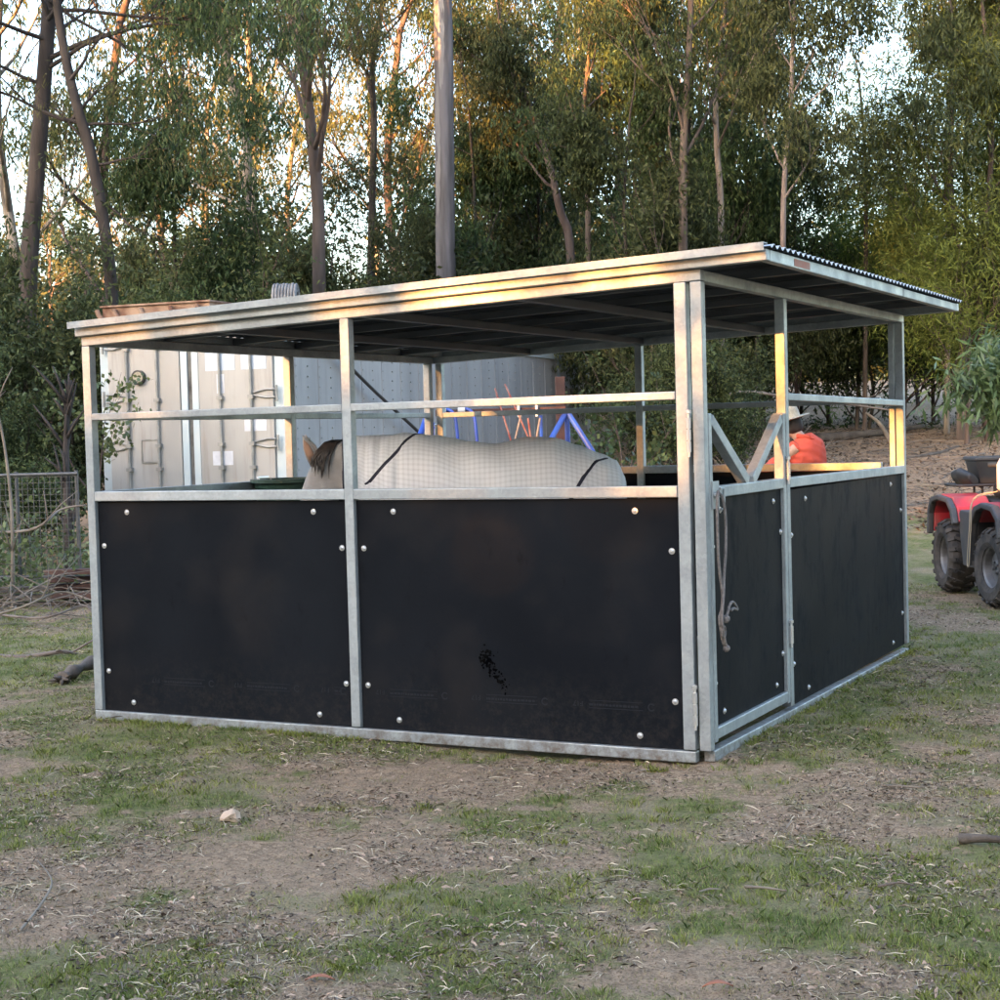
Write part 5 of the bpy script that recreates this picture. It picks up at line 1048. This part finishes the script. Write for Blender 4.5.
for i in range(700):
    px = r_.uniform(590, 990); d = r_.uniform(19, 34); p = onground(px, d)+Vector((0,0,.07)); a = r_.uniform(0,6.28); v = Vector((math.cos(a), math.sin(a), r_.uniform(-.05,.15)))*r_.uniform(.15,.8); mb.tube([p-v, p+v], [.014*r_.uniform(.4,1.3),.004], 4, cap=False)
tag(mb.build('bank_sticks', M['twig']), 'sticks and bark strewn over the bank', kind='stuff')

# ------------------------------------------------------------------ ground cover near the camera
rng = np.random.default_rng(99)
def sample(n, dmin, dmax, pw=1.0, wmax=.36):
    d = dmin+(dmax-dmin)*rng.uniform(0,1,n)**pw; l = rng.uniform(-1,1,n)*(d*wmax+.25); P_ = np.array([[*lat(a, b)[:2]] for a, b in zip(d, l)]); return P_, d
def inside(x, y): return -W-.02 < x < GX+.02 and -.02 < y < D
def blades(n, mask, hgt, wd, name, m, lab, dmin=3.7, dmax=14.5, pw=1.25):
    P_, d = sample(n, dmin, dmax, pw); keep = []; hh = []
    for (x, y), dd in zip(P_, d):
        if inside(x, y): continue
        c = cover(x, y); tuft = noise.noise(Vector((x*7, y*7, 9)))
        if rng.uniform() < mask(c, tuft): keep.append((x, y, gh(x, y)-.004)); hh.append(hgt*(0.55+.8*c+.5*max(0, tuft)))
    K = np.array(keep); H = np.array(hh)*rng.uniform(.5,1.4,len(hh)); n = len(K); a = rng.uniform(0, 2*math.pi, n); ln = np.stack([np.cos(a), np.sin(a), np.zeros(n)],1); b = rng.uniform(0,2*math.pi,n); sd_ = np.stack([np.cos(b), np.sin(b), np.zeros(n)],1)*wd
    lean = rng.uniform(.2,1.3,n)[:,None]; up_ = np.array([0,0,1.])
    m1 = K+up_*H[:,None]*.55+ln*H[:,None]*.25*lean; tp = K+up_*H[:,None]*.85+ln*H[:,None]*.85*lean
    V = np.stack([K-sd_, K+sd_, m1+sd_*.7, tp, m1-sd_*.7], axis=1); tag(quads(name, V, M[m], nper=5), lab, kind='stuff'); print(name, n)
blades(330000, lambda c, t: (.03+max(0, (c-.30))*1.25)*(1 if t > -.05 else .25), .019, .0014, 'grass', 'grass', 'short green grass in patches over the paddock')
blades(260000, lambda c, t: .30+.42*max(0, .6-abs(c-.5))*(t > -.15), .016, .0013, 'dry_grass', 'grassdry', 'short dry grass over the paddock')
def tufts(n, name, lab):
    P_, d = sample(n, 3.7, 14, 1.2); V = []; E_ = [(rng.uniform(-W-.1, -1.7), rng.normal(-.015,.02)) for _ in range(170)]+[(rng.uniform(-1.7, 0), rng.normal(-.02,.02)) for _ in range(30)]+[(GX+abs(rng.normal(.0,.03)), rng.uniform(.2, D)) for _ in range(150)]
    P_ = np.concatenate([P_, E_]); d = np.concatenate([d, np.ones(len(E_))])
    for (x, y), dd in zip(P_, d):
        edge = -W-.25 < x < GX+.25 and -.22 < y < D+.1 and not inside(x, y)
        if inside(x, y) or (cover(x, y) < .5 and not (edge and rng.uniform() < .7)): continue
        k = int(rng.integers(14, 46)); a = rng.uniform(0, 2*math.pi, k); r = rng.uniform(0, .035, k); c = np.stack([x+np.cos(a)*r, y+np.sin(a)*r, np.full(k, gh(x, y)-.004)], 1)
        H = rng.uniform(.012, .036, k)[:,None]; ln = np.stack([np.cos(a), np.sin(a), np.zeros(k)], 1)*rng.uniform(.2, 1.1, (k,1)); b = rng.uniform(0, 6.28, k); sd_ = np.stack([np.cos(b), np.sin(b), np.zeros(k)], 1)*.0015; up_ = np.array([0,0,1.])
        m1 = c+up_*H*.6+ln*H*.25; tp = c+up_*H*.9+ln*H*.8; V.append(np.stack([c-sd_, c+sd_, m1+sd_*.7, tp, m1-sd_*.7], axis=1))
    tag(quads(name, np.concatenate(V), M['grass'], nper=5), lab, kind='stuff')
tufts(2200, 'grass_tufts', 'taller tufts of green grass scattered over the paddock')
def strewn(n, lmin, lmax, wmin, wmax, name, m, lab, th=.0, mask=None, lift=.012, dmax=14.5, pw=1.3, bend=.02):
    P_, d = sample(n, 3.7, dmax, pw); V = []
    for (x, y), dd in zip(P_, d):
        if inside(x, y): continue
        cl = noise.noise(Vector((x*1.6, y*1.6, 4)))
        if rng.uniform() > .5+cl*1.2-.35*max(0, cover(x, y)-.5): continue
        a = rng.uniform(0, math.pi*2); u_ = np.array([math.cos(a), math.sin(a), rng.normal(0,.16)]); L_ = lmin+(lmax-lmin)*rng.uniform()**2.2*1.25; w_ = rng.uniform(wmin, wmax); s_ = np.array([-math.sin(a), math.cos(a), rng.normal(0,.5)])*w_
        c = np.array([x, y, gh(x, y)+lift*rng.uniform(.5,1.6)+abs(u_[2])*L_*.3]); k = c+s_*rng.normal(0,3)*bend*4+np.array([0,0,.004])
        V.append([c-u_*L_/2-s_*.5, k-s_, c+u_*L_/2-s_*.4, c+u_*L_/2+s_*.4, k+s_, c-u_*L_/2+s_*.5])
    tag(quads(name, np.array(V), M[m], nper=6), lab, kind='stuff')
strewn(46000, .012, .06, .0006, .0015, 'straw', 'straw', 'pale straw and dry stalks strewn over the paddock')
strewn(42000, .008, .03, .0012, .0042, 'leaf_litter', 'litter', 'brown leaf litter and bark chips on the dirt')
strewn(1400, .02, .07, .0012, .0034, 'bark_chips', 'twig', 'pale bark strips and chips on the dirt', lift=.016)
strewn(26000, .004, .018, .002, .007, 'dirt_clods', 'soil', 'small dark crumbs of soil on the bare patches')
V = []
for i in range(22000):
    d = rng.uniform(17.5, 38); l = rng.uniform(.03, .36)*d; p = lat(d, l); a = rng.uniform(0, 6.28); r = rng.uniform(.010, .042); c = np.array([p.x, p.y, gh(p.x, p.y)+rng.uniform(.004, .04)]); u_ = np.array([math.cos(a), math.sin(a), rng.normal(0,.35)])*r; v_ = np.array([-math.sin(a), math.cos(a), rng.normal(0,.5)])*r*.4
    V.append([c-u_, c-v_, c+u_, c+v_])
tag(quads('bank_litter', np.array(V), mat('bank_litter', (.105,.07,.052), rough=.9, island=.7)), 'dead leaves and bark covering the bank behind the stable', kind='stuff')
# a few singular items on the ground
p = gpt(231,822); mb = MB(); mb.lathe([(.001,-.01),(.03,-.008),(.038,.006),(.03,.026),(.014,.036),(.001,.038)], (.1,.2,1), p+Vector((0,0,.008)), 11); mb.v = [tuple(Vector(v)+Vector((noise.noise(Vector(v)*31), noise.noise(Vector(v)*37+Vector((3,1,2))), .7*noise.noise(Vector(v)*41)))*.022) for v in mb.v]; tag(mb.build('stone', M['rock']), 'pale orange stone on the bare dirt', 'stone')
stick('stick', [gpt(20,935)+Vector((0,0,.01)), gpt(42,910)+Vector((0,0,.02)), gpt(52,890)+Vector((0,0,.03)), gpt(38,868)+Vector((0,0,.02))], .005, 'thin curved twig lying at the lower left', seed=21)
stick('stick', [gpt(745,893)+Vector((0,0,.02)), gpt(765,896)+Vector((0,0,.02)), gpt(787,899)+Vector((0,0,.02))], .006, 'pale straight stick on the grass right of centre', seed=22)
stick('stick', [gpt(883,792)+Vector((0,0,.02)), gpt(905,793)+Vector((0,0,.02)), gpt(921,793)+Vector((0,0,.02))], .007, 'pale splinter of wood on the dirt at the right', seed=23)
stick('stick', [gpt(878,894)+Vector((0,0,.02)), gpt(900,893)+Vector((0,0,.03)), gpt(914,892)+Vector((0,0,.02))], .005, 'slim pale stick in the lower right grass', seed=24)
stick('branch', [gpt(960,846)+Vector((0,0,.02)), gpt(985,848)+Vector((0,0,.03)), gpt(1030,852)+Vector((0,0,.03))], .02, 'thick dark piece of wood at the right edge of the paddock', m='wood', seed=25)
for i, (px, py, lab) in enumerate(((320,985,'orange-brown dead leaf at the bottom left'),(718,992,'rusty orange dead leaf at the bottom edge'))):
    p = gpt(px, py)+Vector((0,0,.012)); mb = MB(); vs = []
    for k in range(9): t = k/8; wv = .012*math.sin(math.pi*t)**.8; q = p+RGT*(-.04+.08*t)+Vector((0,0,.012*math.sin(math.pi*t))); vs += [q-FWD*wv, q+Vector((0,0,-.003)), q+FWD*wv]
    mb.add(vs, [(3*k+j, 3*k+j+1, 3*k+j+4, 3*k+j+3) for k in range(8) for j in range(2)]); o = mb.build('dead_leaf', mat('dead_leaf_'+'ab'[i], (.42,.12,.05), (.3,.1,.05), scale=30, rough=.7), smooth=True); o.modifiers.new('s','SOLIDIFY').thickness = .001; tag(o, lab, 'leaf')
